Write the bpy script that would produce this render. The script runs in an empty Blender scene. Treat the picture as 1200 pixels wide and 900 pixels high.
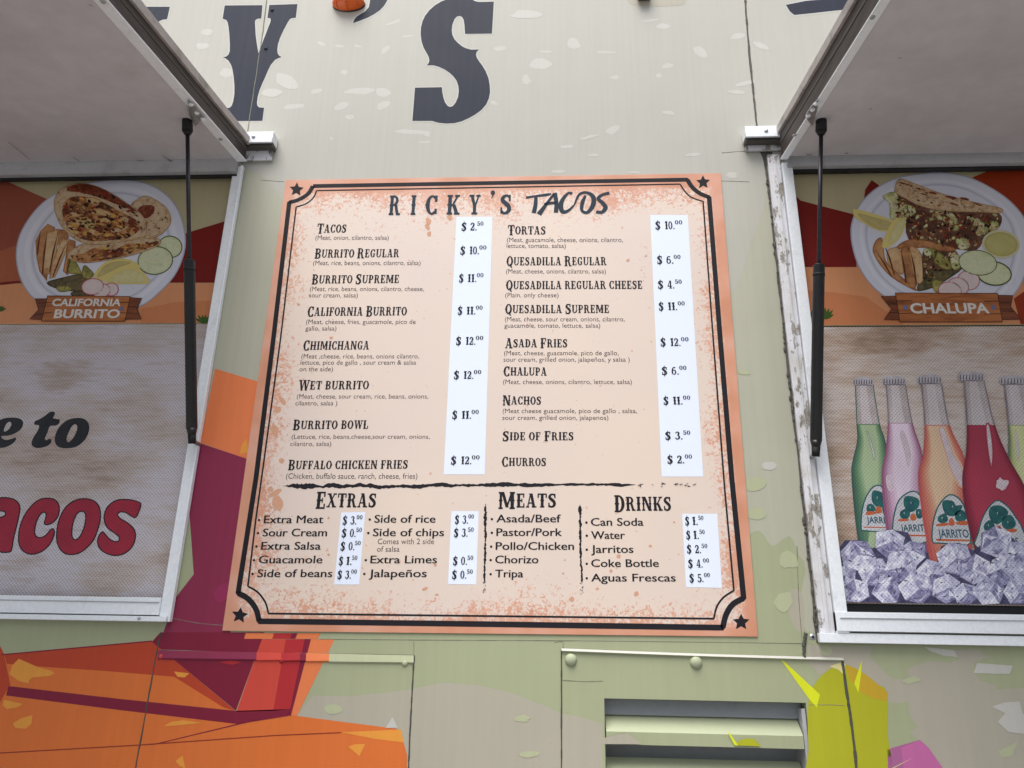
import bpy, math, random
from mathutils import Vector, Matrix
from mathutils.geometry import tessellate_polygon
random.seed(7)
SC = bpy.context.scene
COL = SC.collection

# ------------------------------------------------------------------ camera
F = 900.0
CP = Vector((0.1574, -1.8264, 1.60))
YAW, PITCH, ROLL = -.0594, .3427, .0194
_f = Vector((math.sin(YAW)*math.cos(PITCH), math.cos(YAW)*math.cos(PITCH), math.sin(PITCH)))
_r = Vector((math.cos(YAW), -math.sin(YAW), 0)); _u = _r.cross(_f)
CR = math.cos(ROLL)*_r + math.sin(ROLL)*_u
CU = -math.sin(ROLL)*_r + math.cos(ROLL)*_u
cam = bpy.data.cameras.new('camera'); cam.lens = 27.0; cam.sensor_width = 36.0
cam.clip_start = .02; cam.clip_end = 2000
camo = bpy.data.objects.new('camera', cam); COL.objects.link(camo)
m = Matrix.Identity(4)
for i in range(3):
    m[i][0] = CR[i]; m[i][1] = CU[i]; m[i][2] = -_f[i]; m[i][3] = CP[i]
camo.matrix_world = m
SC.camera = camo

# ------------------------------------------------------------------ light
w = bpy.data.worlds.new('World'); SC.world = w; w.use_nodes = True
nt = w.node_tree; nt.nodes.clear()
sky = nt.nodes.new('ShaderNodeTexSky'); sky.sky_type = 'NISHITA'; sky.sun_disc = False
SUN_EL, SUN_AZ = math.radians(64), math.radians(198)     # azimuth clockwise from +y
sky.sun_elevation = SUN_EL; sky.sun_rotation = SUN_AZ
sky.air_density = 1.0; sky.dust_density = 2.5; sky.ozone_density = 1.0
hs = nt.nodes.new('ShaderNodeHueSaturation'); hs.inputs['Saturation'].default_value = .32
bg = nt.nodes.new('ShaderNodeBackground'); bg.inputs['Strength'].default_value = .15
wo = nt.nodes.new('ShaderNodeOutputWorld')
# an overcast sky is about three times brighter overhead than at the horizon
tcw = nt.nodes.new('ShaderNodeTexCoord'); sxw = nt.nodes.new('ShaderNodeSeparateXYZ'); rpw = nt.nodes.new('ShaderNodeValToRGB'); mxw = nt.nodes.new('ShaderNodeMix')
mxw.data_type = 'RGBA'; mxw.blend_type = 'MULTIPLY'; mxw.inputs[0].default_value = 1
rpw.color_ramp.elements[0].position = 0; rpw.color_ramp.elements[0].color = (.11, .12, .135, 1); rpw.color_ramp.elements[1].position = .85; rpw.color_ramp.elements[1].color = (1, 1, 1, 1)
nt.links.new(tcw.outputs['Generated'], sxw.inputs[0]); nt.links.new(sxw.outputs[2], rpw.inputs[0])
nt.links.new(sky.outputs[0], hs.inputs['Color']); nt.links.new(hs.outputs[0], mxw.inputs[6]); nt.links.new(rpw.outputs[0], mxw.inputs[7])
nt.links.new(mxw.outputs[2], bg.inputs[0]); nt.links.new(bg.outputs[0], wo.inputs[0])
sl = bpy.data.lights.new('sun', 'SUN'); sl.energy = 1.5; sl.angle = math.radians(42); sl.color = (1, .97, .93)
slo = bpy.data.objects.new('sun', sl); COL.objects.link(slo)
sd = Vector((math.sin(SUN_AZ)*math.cos(SUN_EL), math.cos(SUN_AZ)*math.cos(SUN_EL), math.sin(SUN_EL)))
slo.rotation_euler = (-sd).to_track_quat('-Z', 'Y').to_euler(); slo.location = (0, -6, 8)
vs = SC.view_settings
vs.view_transform = 'Standard'; vs.look = 'None'; vs.exposure = 1.0; vs.gamma = 1; vs.use_curve_mapping = False

# ------------------------------------------------------------------ measuring helpers
# the truck side is the plane y = 0; P() reads a point of the photograph off that plane (or a parallel one)
def ray(px, py): return ((px-600)/F)*CR + ((450-py)/F)*CU + _f
def P(px, py, Y=0.0):
    d = ray(px, py); t = (Y-CP.y)/d.y
    return CP + d*t
def PX(px, py, X):
    d = ray(px, py); t = (X-CP.x)/d.x
    return CP + d*t
def PL(px, py, p0, n):
    d = ray(px, py); t = (p0-CP).dot(n)/d.dot(n)
    return CP + d*t

# ------------------------------------------------------------------ materials
def lin(c): return tuple(((v/255)/12.92 if v/255 <= .04045 else ((v/255+.055)/1.055)**2.4) for v in c)
def L4(c): return (*lin(c), 1)
class NT:
    def __init__(s, name):
        s.m = bpy.data.materials.new(name); s.m.use_nodes = True; s.t = s.m.node_tree; s.b = s.t.nodes['Principled BSDF']
    def n(s, typ, **kw):
        x = s.t.nodes.new(typ)
        for k, v in kw.items():
            if hasattr(x, k) and not k[0].isupper(): setattr(x, k, v)
            else: x.inputs[k.replace('_', ' ')].default_value = v
        return x
    def l(s, a, b): s.t.links.new(a, b)
    def math(s, op, a, b=None, clamp=False):
        x = s.t.nodes.new('ShaderNodeMath'); x.operation = op; x.use_clamp = clamp
        for i, v in enumerate((a, b)):
            if v is None: continue
            if isinstance(v, (int, float)): x.inputs[i].default_value = v
            else: s.l(v, x.inputs[i])
        return x.outputs[0]
    def mix(s, fac, a, b, blend='MIX'):
        x = s.t.nodes.new('ShaderNodeMix'); x.data_type = 'RGBA'; x.blend_type = blend
        for sock, v in ((x.inputs[0], fac), (x.inputs[6], a), (x.inputs[7], b)):
            if isinstance(v, (int, float)): sock.default_value = v
            elif isinstance(v, tuple): sock.default_value = v
            else: s.l(v, sock)
        return x.outputs[2]
    def pos(s, scale=(1, 1, 1), loc=(0, 0, 0)):
        g = s.t.nodes.new('ShaderNodeNewGeometry'); mp = s.t.nodes.new('ShaderNodeMapping')
        mp.inputs['Scale'].default_value = scale; mp.inputs['Location'].default_value = loc
        s.l(g.outputs['Position'], mp.inputs['Vector']); return mp.outputs[0]
    def noise(s, scale, detail=3, rough=.5, vec=None, dist=0):
        x = s.t.nodes.new('ShaderNodeTexNoise'); x.inputs['Scale'].default_value = scale
        x.inputs['Detail'].default_value = detail; x.inputs['Roughness'].default_value = rough; x.inputs['Distortion'].default_value = dist
        s.l(vec if vec is not None else s.pos(), x.inputs['Vector']); return x.outputs[0]
    def vor(s, scale, vec=None, feature='F1', out='Color', rnd=1.0):
        x = s.t.nodes.new('ShaderNodeTexVoronoi'); x.feature = feature; x.inputs['Scale'].default_value = scale; x.inputs['Randomness'].default_value = rnd
        s.l(vec if vec is not None else s.pos(), x.inputs['Vector']); return x.outputs[out]
    def ramp(s, fac, stops, interp='LINEAR'):
        x = s.t.nodes.new('ShaderNodeValToRGB'); r = x.color_ramp; r.interpolation = interp
        while len(r.elements) < len(stops): r.elements.new(.5)
        for e, (p, c) in zip(r.elements, stops):
            e.position = p; e.color = (c, c, c, 1) if isinstance(c, (int, float)) else c
        s.l(fac, x.inputs[0]); return x.outputs[0]
    def bump(s, h, strength=.2, dist=.002):
        x = s.t.nodes.new('ShaderNodeBump'); x.inputs['Strength'].default_value = strength; x.inputs['Distance'].default_value = dist
        s.l(h, x.inputs['Height']); s.l(x.outputs[0], s.b.inputs['Normal'])
    def done(s, col, rough=.4, metal=0, spec=.5):
        if isinstance(col, tuple): s.b.inputs['Base Color'].default_value = col
        else: s.l(col, s.b.inputs['Base Color'])
        if isinstance(rough, (int, float)): s.b.inputs['Roughness'].default_value = rough
        else: s.l(rough, s.b.inputs['Roughness'])
        s.b.inputs['Metallic'].default_value = metal; s.b.inputs['Specular IOR Level'].default_value = spec
        return s.m

def vinyl(name, c, var=.10, rough=.46, spec=.28):
    """printed vinyl on the truck side: faint vertical streaks, dust and scuffs"""
    s = NT(name)
    st = s.noise(1, 4, .6, s.pos((70, 70, 1.6)))
    bl = s.noise(5, 4, .6)
    k = s.math('ADD', s.math('MULTIPLY', s.math('SUBTRACT', st, .5), var*1.5), s.math('MULTIPLY', s.math('SUBTRACT', bl, .5), var*1.2))
    k = s.math('ADD', k, 1.0)
    hv = s.n('ShaderNodeHueSaturation'); hv.inputs['Color'].default_value = L4(c); s.l(k, hv.inputs['Value'])
    wv = s.noise(3.5, 2, .5, s.pos((1, 1, .5))); s.bump(wv, .12, .01)
    sp = s.noise(160, 2, .5); dots = s.ramp(sp, [(.72, 0.0), (.78, .35)])
    return s.done(s.mix(dots, hv.outputs[0], L4((92, 88, 78))), s.math('ADD', s.math('MULTIPLY', bl, .25), rough-.12), 0, spec)

def ink(name, c, var=.25, rough=.6, sc=300):
    s = NT(name); n = s.noise(sc, 3, .6)
    k = s.math('ADD', s.math('MULTIPLY', s.math('SUBTRACT', n, .5), var), 1.0)
    hv = s.n('ShaderNodeHueSaturation'); hv.inputs['Color'].default_value = L4(c); s.l(k, hv.inputs['Value'])
    return s.done(hv.outputs[0], rough, 0, .15)

def paint(name, c, dirt=(95, 88, 78), amt=.5, rough=.4, sc=18, lo=.55, hi=.75, stretch=(1, 1, 1), metal=0):
    s = NT(name); n = s.noise(sc, 6, .65, s.pos(stretch)); f = s.ramp(n, [(lo, 0.0), (hi, amt)])
    n2 = s.noise(sc*6, 3, .6); f2 = s.math('MULTIPLY', s.math('SUBTRACT', n2, .5), .25)
    hv = s.n('ShaderNodeHueSaturation'); hv.inputs['Color'].default_value = L4(c); s.l(s.math('ADD', f2, 1.0), hv.inputs['Value'])
    s.bump(n2, .08, .002)
    return s.done(s.mix(f, hv.outputs[0], L4(dirt)), rough, metal)

def perforate(s, col, depth=.5):
    """rows of small round holes through the one-way window film"""
    k = 2*math.pi/.0088
    g = s.t.nodes.new('ShaderNodeNewGeometry'); sp = s.t.nodes.new('ShaderNodeSeparateXYZ'); s.l(g.outputs['Position'], sp.inputs[0])
    u = s.math('MULTIPLY', sp.outputs[0], k); v = s.math('MULTIPLY', sp.outputs[2], k)
    f = s.math('MULTIPLY', s.math('SINE', u), s.math('SINE', v))
    f = s.ramp(f, [(.05, 0.0), (.55, depth)])
    return s.mix(f, col, L4((28, 27, 32)))
def film(name, c1, c2=None, sc=30, stretch=(1, 1, 1), lo=.35, hi=.65, depth=.5):
    s = NT(name)
    if c2 is None: c2 = tuple(v*.8 for v in c1)
    n = s.noise(sc, 5, .65, s.pos(stretch)); col = s.ramp(n, [(lo, L4(c1)), (hi, L4(c2))])
    return s.done(perforate(s, col, depth), .55, 0, .3)
VAR = {}
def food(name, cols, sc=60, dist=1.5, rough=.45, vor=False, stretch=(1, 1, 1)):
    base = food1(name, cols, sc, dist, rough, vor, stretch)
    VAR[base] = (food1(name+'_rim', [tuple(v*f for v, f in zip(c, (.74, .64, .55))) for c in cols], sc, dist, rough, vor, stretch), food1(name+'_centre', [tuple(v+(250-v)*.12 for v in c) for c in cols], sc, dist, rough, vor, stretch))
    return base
def food1(name, cols, sc=60, dist=1.5, rough=.45, vor=False, stretch=(1, 1, 1)):
    s = NT(name)
    if vor:
        n = s.noise(sc*1.5, 3, .6, s.pos(stretch)); v = s.vor(sc, s.pos(stretch)); sp = s.t.nodes.new('ShaderNodeSeparateColor'); s.l(v, sp.inputs[0])
        n = s.math('ADD', s.math('MULTIPLY', sp.outputs[0], .65), s.math('MULTIPLY', n, .4))
    else: n = s.noise(sc, 5, .65, s.pos(stretch), dist)
    k = len(cols); lo, hi = (.12, .9) if vor else (.3, .7)
    return s.done(s.ramp(n, [(lo+(hi-lo)*i/(k-1), L4(c)) for i, c in enumerate(cols)]), rough)

# ------------------------------------------------------------------ mesh helpers
WL = {}
class MB:
    def __init__(s): s.v = []; s.f = []; s.mi = []; s.mats = []
    def _m(s, mat):
        if mat not in s.mats: s.mats.append(mat)
        return s.mats.index(mat)
    def face(s, pts, mat):
        b = len(s.v); s.v += [Vector(p) for p in pts]; s.f.append(tuple(range(b, b+len(pts)))); s.mi.append(s._m(mat))
    def poly(s, loops, mat):
        """flat filled outline (first loop) with holes, facing -y"""
        loops = [[Vector(p) for p in lp] for lp in loops]
        tris = tessellate_polygon([[Vector((p.x, p.z, 0)) for p in lp] for lp in loops])
        b = len(s.v)
        for lp in loops: s.v += lp
        for t in tris:
            a, c, d = (s.v[b+i] for i in t)
            n = (c-a).cross(d-a)
            if n.length < 1e-12: continue
            s.f.append(tuple(b+i for i in (t if n.y < 0 else t[::-1]))); s.mi.append(s._m(mat))
    def hexa(s, c, mat):
        """box from 8 corners: bottom ring of four then top ring of four"""
        b = len(s.v); s.v += [Vector(p) for p in c]
        cen = sum((Vector(p) for p in c), Vector())/8
        for q in ((0, 3, 2, 1), (4, 5, 6, 7), (0, 1, 5, 4), (1, 2, 6, 5), (2, 3, 7, 6), (3, 0, 4, 7)):
            p0, p1, p2 = (s.v[b+i] for i in q[:3]); n = (p1-p0).cross(p2-p0)
            mid = sum((s.v[b+i] for i in q), Vector())/4
            s.f.append(tuple(b+i for i in (q if n.dot(mid-cen) > 0 else q[::-1]))); s.mi.append(s._m(mat))
    def box(s, x0, x1, y0, y1, z0, z1, mat):
        s.hexa([(x0, y0, z0), (x1, y0, z0), (x1, y1, z0), (x0, y1, z0), (x0, y0, z1), (x1, y0, z1), (x1, y1, z1), (x0, y1, z1)], mat)
    def tube(s, a, b, r0, r1, mat, n=20, caps=True):
        a, b = Vector(a), Vector(b); d = (b-a).normalized(); e = d.orthogonal().normalized(); g = d.cross(e)
        k = len(s.v)
        for p, r in ((a, r0), (b, r1)):
            for i in range(n):
                t = 2*math.pi*i/n; s.v.append(p + r*(math.cos(t)*e + math.sin(t)*g))
        for i in range(n):
            j = (i+1) % n; s.f.append((k+i, k+j, k+n+j, k+n+i)); s.mi.append(s._m(mat))
        if caps:
            s.f.append(tuple(k+i for i in range(n))[::-1]); s.mi.append(s._m(mat)); s.f.append(tuple(k+n+i for i in range(n))); s.mi.append(s._m(mat))
    def dome(s, c, r, h, mat, n=20, k=6, ax=Vector((0, -1, 0)), rx=1, rz=1):
        """rounded head bulging towards -y"""
        b = len(s.v); c = Vector(c)
        for i in range(k):
            t = (math.pi/2)*i/k
            for j in range(n):
                p = 2*math.pi*j/n; s.v.append(c + Vector((math.cos(p)*r*math.cos(t)*rx, -h*math.sin(t), math.sin(p)*r*math.cos(t)*rz)))
        s.v.append(c + Vector((0, -h, 0)))
        for i in range(k-1):
            for j in range(n):
                q = (j+1) % n; s.f.append((b+i*n+j, b+i*n+q, b+(i+1)*n+q, b+(i+1)*n+j)); s.mi.append(s._m(mat))
        for j in range(n): s.f.append((b+(k-1)*n+j, b+(k-1)*n+(j+1) % n, b+k*n)); s.mi.append(s._m(mat))
    def ribbon(s, pts, wid, mat):
        """band of given width(s) along points lying in an x-z plane"""
        n = len(pts); pts = [Vector(p) for p in pts]
        ws = wid if isinstance(wid, (list, tuple)) else [wid]*n
        Ls, Rs = [], []
        for i in range(n):
            a = pts[max(i-1, 0)]; b = pts[min(i+1, n-1)]; d = (b-a); d.y = 0; d.normalize(); q = Vector((-d.z, 0, d.x))
            Ls.append(pts[i]+q*ws[i]/2); Rs.append(pts[i]-q*ws[i]/2)
        b0 = len(s.v); s.v += Ls+Rs
        for i in range(n-1):
            s.f.append((b0+i, b0+n+i, b0+n+i+1, b0+i+1)); s.mi.append(s._m(mat))
    def build(s, name, parent=None, smooth=False, bevel=0):
        c = Vector(((min(p.x for p in s.v)+max(p.x for p in s.v))/2, (min(p.y for p in s.v)+max(p.y for p in s.v))/2, (min(p.z for p in s.v)+max(p.z for p in s.v))/2))
        me = bpy.data.meshes.new(name); me.from_pydata([p-c for p in s.v], [], s.f)
        for mt in s.mats: me.materials.append(mt)
        me.polygons.foreach_set('material_index', s.mi)
        if smooth: me.polygons.foreach_set('use_smooth', [True]*len(s.f))
        me.update()
        o = bpy.data.objects.new(name, me); COL.objects.link(o)
        o.location = c; WL[o] = c
        if parent is not None: o.parent = parent; o.location = c - WL[parent]
        if bevel:
            b = o.modifiers.new('bevel', 'BEVEL'); b.width = bevel; b.segments = 2; b.limit_method = 'ANGLE'
        return o
def empty(name, loc, label, cat, group=None):
    o = bpy.data.objects.new(name, None); COL.objects.link(o); o.location = loc; WL[o] = Vector(loc); o.empty_display_size = .1
    o['label'] = label; o['category'] = cat
    if group: o['group'] = group
    return o
def copy_tree(o, loc, parent=None):
    c = o.copy(); COL.objects.link(c)
    if parent is None: c.location = loc; WL[c] = Vector(loc)
    else: c.parent = parent; c.location = loc
    for ch in list(o.children):
        copy_tree(ch, ch.location.copy(), c)
    return c

def smooth(pts, n=6, closed=True):
    out = []; k = len(pts)
    rng = range(k) if closed else range(k-1)
    g = (lambda i: pts[i % k]) if closed else (lambda i: pts[max(0, min(k-1, i))])
    for i in rng:
        p0, p1, p2, p3 = g(i-1), g(i), g(i+1), g(i+2)
        for j in range(n):
            t = j/n; t2 = t*t; t3 = t2*t
            out.append(tuple(.5*(2*b+(c-a)*t+(2*a-5*b+4*c-d)*t2+(3*b-a-3*c+d)*t3) for a, b, c, d in zip(p0, p1, p2, p3)))
    if not closed: out.append(tuple(pts[-1]))
    return out
def ell(cx, cy, rx, ry, rot=0, n=28, wob=0):
    r = math.radians(rot); o = []
    for i in range(n):
        t = 2*math.pi*i/n; k = 1+(random.uniform(-wob, wob) if wob else 0); x, y = rx*math.cos(t)*k, ry*math.sin(t)*k
        o.append((cx+x*math.cos(r)-y*math.sin(r), cy+x*math.sin(r)+y*math.cos(r)))
    return o
def inflate(pts, d):
    k = len(pts); A = sum(pts[i][0]*pts[(i+1) % k][1]-pts[(i+1) % k][0]*pts[i][1] for i in range(k)); sg = 1 if A > 0 else -1
    out = []
    for i in range(k):
        a, b, c = pts[i-1], pts[i], pts[(i+1) % k]
        nx = ny = 0
        for p, q in ((a, b), (b, c)):
            dx, dy = q[0]-p[0], q[1]-p[1]; l = math.hypot(dx, dy) or 1; nx += dy/l; ny -= dx/l
        l = math.hypot(nx, ny) or 1; out.append((b[0]+sg*nx/l*d, b[1]+sg*ny/l*d))
    return out
def zoomed(x0, y0, s): return lambda pts: [(x0+x/s, y0+y/s) for x, y in pts]
def PP(pts, Y=0.0): return [P(x, y, Y) for x, y in pts]
def cut(mb, pts, mat, Y, holes=()): mb.poly([PP(pts, Y)]+[PP(h, Y) for h in holes], mat)

# ------------------------------------------------------------------ display lettering (wood-type slab capitals)
def rc(x0, y0, x1, y1): return [(x0, y0), (x1, y0), (x1, y1), (x0, y1)]
SW, SB, EX = .20, .10, .055
def stem(x, w_=SW): return [rc(x, 0, x+w_, 1), rc(x-EX, 0, x+w_+EX, SB), rc(x-EX, 1-SB, x+w_+EX, 1), [(x-.05, .5), (x, .43), (x+w_, .43), (x+w_+.05, .5), (x+w_, .57), (x, .57)]]
def diag(x0, y0, x1, y1, w_): return [[(x0, y0), (x0+w_, y0), (x1+w_, y1), (x1, y1)]]
def band(cx, cy, rx, ry, tx, ty, a0, a1, n=14):
    o, i_ = [], []
    for k in range(n+1):
        t = math.radians(a0+(a1-a0)*k/n); o.append((cx+rx*math.cos(t), cy+ry*math.sin(t))); i_.append((cx+(rx-tx)*math.cos(t), cy+(ry-ty)*math.sin(t)))
    return [[o[k], o[k+1], i_[k+1], i_[k]] for k in range(n)]
def brush(pts, ws):
    p = smooth(pts, 5, False); n = len(p); out = []
    L_, R_ = [], []
    for i in range(n):
        a, b = p[max(i-1, 0)], p[min(i+1, n-1)]; dx, dy = b[0]-a[0], b[1]-a[1]; l = math.hypot(dx, dy) or 1
        t = i/(n-1)*(len(ws)-1); k = min(int(t), len(ws)-2); wd = ws[k]+(ws[k+1]-ws[k])*(t-k)
        L_.append((p[i][0]-dy/l*wd/2, p[i][1]+dx/l*wd/2)); R_.append((p[i][0]+dy/l*wd/2, p[i][1]-dx/l*wd/2))
    return [[L_[i], R_[i], R_[i+1], L_[i+1]] for i in range(n-1)]
def make_font():
    G = {}
    G['A'] = (.74, diag(.06, 0, .28, 1, .09)+diag(.46, 0, .26, 1, .2)+[rc(.14, .27, .52, .37), rc(0, 0, .22, SB), rc(.4, 0, .74, SB), rc(.2, .93, .46, 1)])
    G['B'] = (.66, stem(.07)+band(.3, .74, .3, .26, .17, .1, -90, 90)+band(.3, .26, .33, .27, .18, .1, -90, 90)+[rc(.2, .9, .31, 1), rc(.2, 0, .31, .1), rc(.2, .46, .31, .54)])
    G['C'] = (.64, band(.34, .5, .33, .5, .2, .1, 50, 310)+[rc(.47, .66, .6, .98), rc(.47, .04, .6, .3), [(-.04, .5), (.02, .44), (.02, .56)]])
    G['D'] = (.68, stem(.07)+band(.28, .5, .38, .5, .2, .1, -90, 90)+[rc(.2, .9, .29, 1), rc(.2, 0, .29, .1)])
    G['E'] = (.62, stem(.07)+[rc(.2, .9, .56, 1), rc(.2, 0, .58, .1), rc(.2, .45, .42, .55), rc(.47, .7, .56, .95), rc(.49, .05, .58, .3), rc(.36, .36, .43, .64)])
    G['F'] = (.6, stem(.07)+[rc(.2, .9, .56, 1), rc(.2, .45, .42, .55), rc(.47, .68, .56, .95), rc(.36, .36, .43, .64)])
    G['G'] = (.68, band(.34, .5, .33, .5, .2, .1, 50, 310)+[rc(.47, .66, .6, .98), rc(.42, .06, .6, .46), rc(.36, .4, .66, .48)])
    G['H'] = (.78, stem(.07)+stem(.5)+[rc(.25, .44, .52, .56)])
    G['I'] = (.36, stem(.08))
    G['K'] = (.74, stem(.07)+diag(.24, .42, .54, .95, .11)+diag(.48, .04, .28, .52, .2)+[rc(.44, .9, .72, 1), rc(.42, 0, .74, SB)])
    G['L'] = (.6, stem(.07)+[rc(.2, 0, .56, .1), rc(.46, .05, .56, .36)])
    G['M'] = (.98, stem(.06, .14)+stem(.7)+diag(.42, .1, .14, 1, .18)+diag(.44, .1, .72, 1, .1))
    G['N'] = (.8, stem(.07, .13)+stem(.58, .13)+diag(.5, .02, .1, 1, .2))
    G['O'] = (.68, band(.34, .5, .34, .5, .2, .1, 0, 360, 26)+[[(-.05, .5), (.02, .44), (.02, .56)], [(.73, .5), (.66, .56), (.66, .44)]])
    G['P'] = (.64, stem(.07)+band(.3, .7, .3, .3, .18, .1, -90, 90)+[rc(.2, .9, .31, 1), rc(.2, .4, .31, .5)])
    G['Q'] = (.68, G['O'][1]+[[(.3, .2), (.42, .26), (.62, -.14), (.46, -.14)]])
    G['R'] = (.74, stem(.07)+band(.3, .74, .29, .26, .17, .1, -90, 90)+diag(.48, .03, .34, .52, .18)+[rc(.2, .9, .31, 1), rc(.2, .47, .4, .56), rc(.48, 0, .74, SB)])
    G['S'] = (.6, brush([(.5, .82), (.38, .93), (.2, .9), (.12, .72), (.28, .55), (.42, .42), (.47, .24), (.36, .08), (.18, .06), (.07, .2)], [.1, .12, .2, .22, .2, .13, .1])+[rc(.45, .66, .54, .98), rc(.03, .03, .12, .34)])
    G['T'] = (.66, stem(.23)+[rc(.02, .9, .64, 1), rc(.0, .68, .09, .95), rc(.57, .68, .66, .95)])
    G['U'] = (.74, [rc(.07, .3, .27, 1), rc(.55, .3, .66, 1), rc(.02, .9, .33, 1), rc(.48, .9, .74, 1)]+band(.365, .32, .295, .32, .16, .1, 180, 360))
    G['W'] = (1.0, diag(.22, 0, .06, 1, .18)+diag(.26, 0, .46, .96, .08)+diag(.62, 0, .44, 1, .18)+diag(.66, 0, .86, .96, .09)+[rc(0, .9, .3, 1), rc(.38, .9, .68, 1), rc(.76, .9, 1.02, 1)])
    G['X'] = (.74, diag(.46, .02, .08, .98, .2)+diag(.08, .02, .5, .98, .1)+[rc(0, 0, .26, SB), rc(.42, 0, .74, SB), rc(0, .9, .32, 1), rc(.46, .9, .72, 1)])
    G['Y'] = (.74, [rc(.27, 0, .47, .5), rc(.18, 0, .56, SB), rc(0, .9, .34, 1), rc(.46, .9, .74, 1)]+diag(.27, .44, .07, .96, .2)+diag(.37, .44, .56, .96, .1))
    G['$'] = (.5, [[(x*.8+.01, y) for x, y in q] for q in G['S'][1]]+[rc(.21, -.14, .27, 1.14)])
    G['0'] = (.52, band(.26, .5, .26, .5, .16, .09, 0, 360, 24))
    G['1'] = (.36, stem(.1)+[[(.0, .78), (.12, .82), (.12, 1), (.06, .94)]])
    G['2'] = (.52, brush([(.08, .7), (.14, .9), (.3, .94), (.42, .76), (.34, .5), (.16, .24), (.08, .06)], [.16, .1, .12, .19, .17, .11, .1])+[rc(.03, 0, .5, .15), rc(.42, .05, .5, .34)])
    G['3'] = (.52, brush([(.08, .8), (.2, .95), (.36, .9), (.4, .72), (.28, .53), (.4, .46), (.43, .24), (.3, .06), (.14, .06), (.06, .24)], [.13, .1, .15, .18, .1, .15, .19, .13, .1, .13]))
    G['4'] = (.56, [rc(.3, 0, .46, 1), rc(.22, 0, .54, .09), rc(.02, .24, .54, .34), [(.02, .26), (.12, .26), (.34, 1), (.28, 1)]])
    G['5'] = (.52, brush([(.1, .52), (.26, .6), (.42, .46), (.42, .2), (.28, .05), (.12, .07), (.06, .24)], [.1, .1, .16, .2, .13, .1, .13])+[rc(.08, .5, .17, 1), rc(.08, .87, .47, 1)])
    G['6'] = (.54, band(.27, .32, .26, .32, .15, .09, 0, 360, 20)+brush([(.09, .36), (.12, .7), (.26, .92), (.44, .86)], [.15, .14, .1, .13]))
    G['.'] = (.2, [rc(.03, 0, .17, .15)])
    G["'"] = (.3, band(.15, .9, .12, .1, .115, .095, 0, 360, 12)+[[(.26, .92), (.16, .72), (.05, .64), (.12, .76), (.14, .86)]])
    return G
FONT = make_font()
def slab(mb, text, x0, x1, yb, cap, mat, Y, yb1=None, caps=1.0, gap=.07, bold=1.0):
    """text from pixel x0 to x1 on baseline yb; lower-case letters are small capitals of height cap"""
    A = P(x0, yb, Y); B = P(x1, yb if yb1 is None else yb1, Y); h = (P(x0, yb-cap, Y)-A).z
    tot = 0; items = []
    for ch in text:
        if ch == ' ': tot += .34; continue
        up = ch.upper(); sc = caps if ch.isalpha() and ch == up else 1.0
        if ch == '^': continue
        gw, polys = FONT[up]; items.append((tot, sc, polys)); tot += gw*sc+gap
    tot -= gap; U = (B-A)/tot
    for x, sc, polys in items:
        drop = -.12*(sc-1)/.25 if sc > 1 else 0
        for k, q in enumerate(polys):
            cx = sum(p[0] for p in q)/len(q)
            mb.poly([[A+U*(x+px_*sc)+Vector((0, -2e-5*(k % 12), (py_*sc+drop)*h)) for px_, py_ in q]], mat)
def price(mb, x0, x1, yb, cap, whole, cents, mat, Y):
    w_ = x1-x0; f = .24 if len(whole) == 1 else .2
    slab(mb, '$', x0, x0+w_*f, yb+.5, cap*1.05, mat, Y)
    a = x0+w_*(.40 if len(whole) == 1 else .36); b = x0+w_*(.70 if len(whole) == 1 else .72)
    slab(mb, whole+'.', a, b, yb, cap, mat, Y)
    slab(mb, cents, b+.3, x1, yb-cap*.62, cap*.52, mat, Y)

_dg = None
def plain(mb, text, x0, x1, yb, mat, Y, cap=None, bold=0.0, yb1=None):
    """sans-serif line (the built-in face) fitted between two pixels of its baseline"""
    cu = bpy.data.curves.new('txt', 'FONT'); cu.body = text; cu.size = 1; cu.resolution_u = 3; cu.offset = bold
    ob = bpy.data.objects.new('txt', cu); COL.objects.link(ob)
    dg = bpy.context.evaluated_depsgraph_get(); me = bpy.data.meshes.new_from_object(ob.evaluated_get(dg))
    vs_ = [v.co.copy() for v in me.vertices]; fs = [tuple(p.vertices) for p in me.polygons]
    COL.objects.unlink(ob); bpy.data.objects.remove(ob); bpy.data.curves.remove(cu); bpy.data.meshes.remove(me)
    mn = min(v.x for v in vs_); mx = max(v.x for v in vs_)
    A = P(x0, yb, Y); B = P(x1, yb if yb1 is None else yb1, Y); U = (B-A)/(mx-mn)
    H = U.length if cap is None else (P(x0, yb-cap, Y)-A).z/.70
    b = len(mb.v); mb.v += [A+U*(v.x-mn)+Vector((0, 0, v.y*H)) for v in vs_]; k = mb._m(mat)
    for f in fs:
        p0, p1, p2 = (mb.v[b+i] for i in f[:3]); n = (p1-p0).cross(p2-p0)
        mb.f.append(tuple(b+i for i in (f if n.y < 0 else f[::-1]))); mb.mi.append(k)

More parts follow.
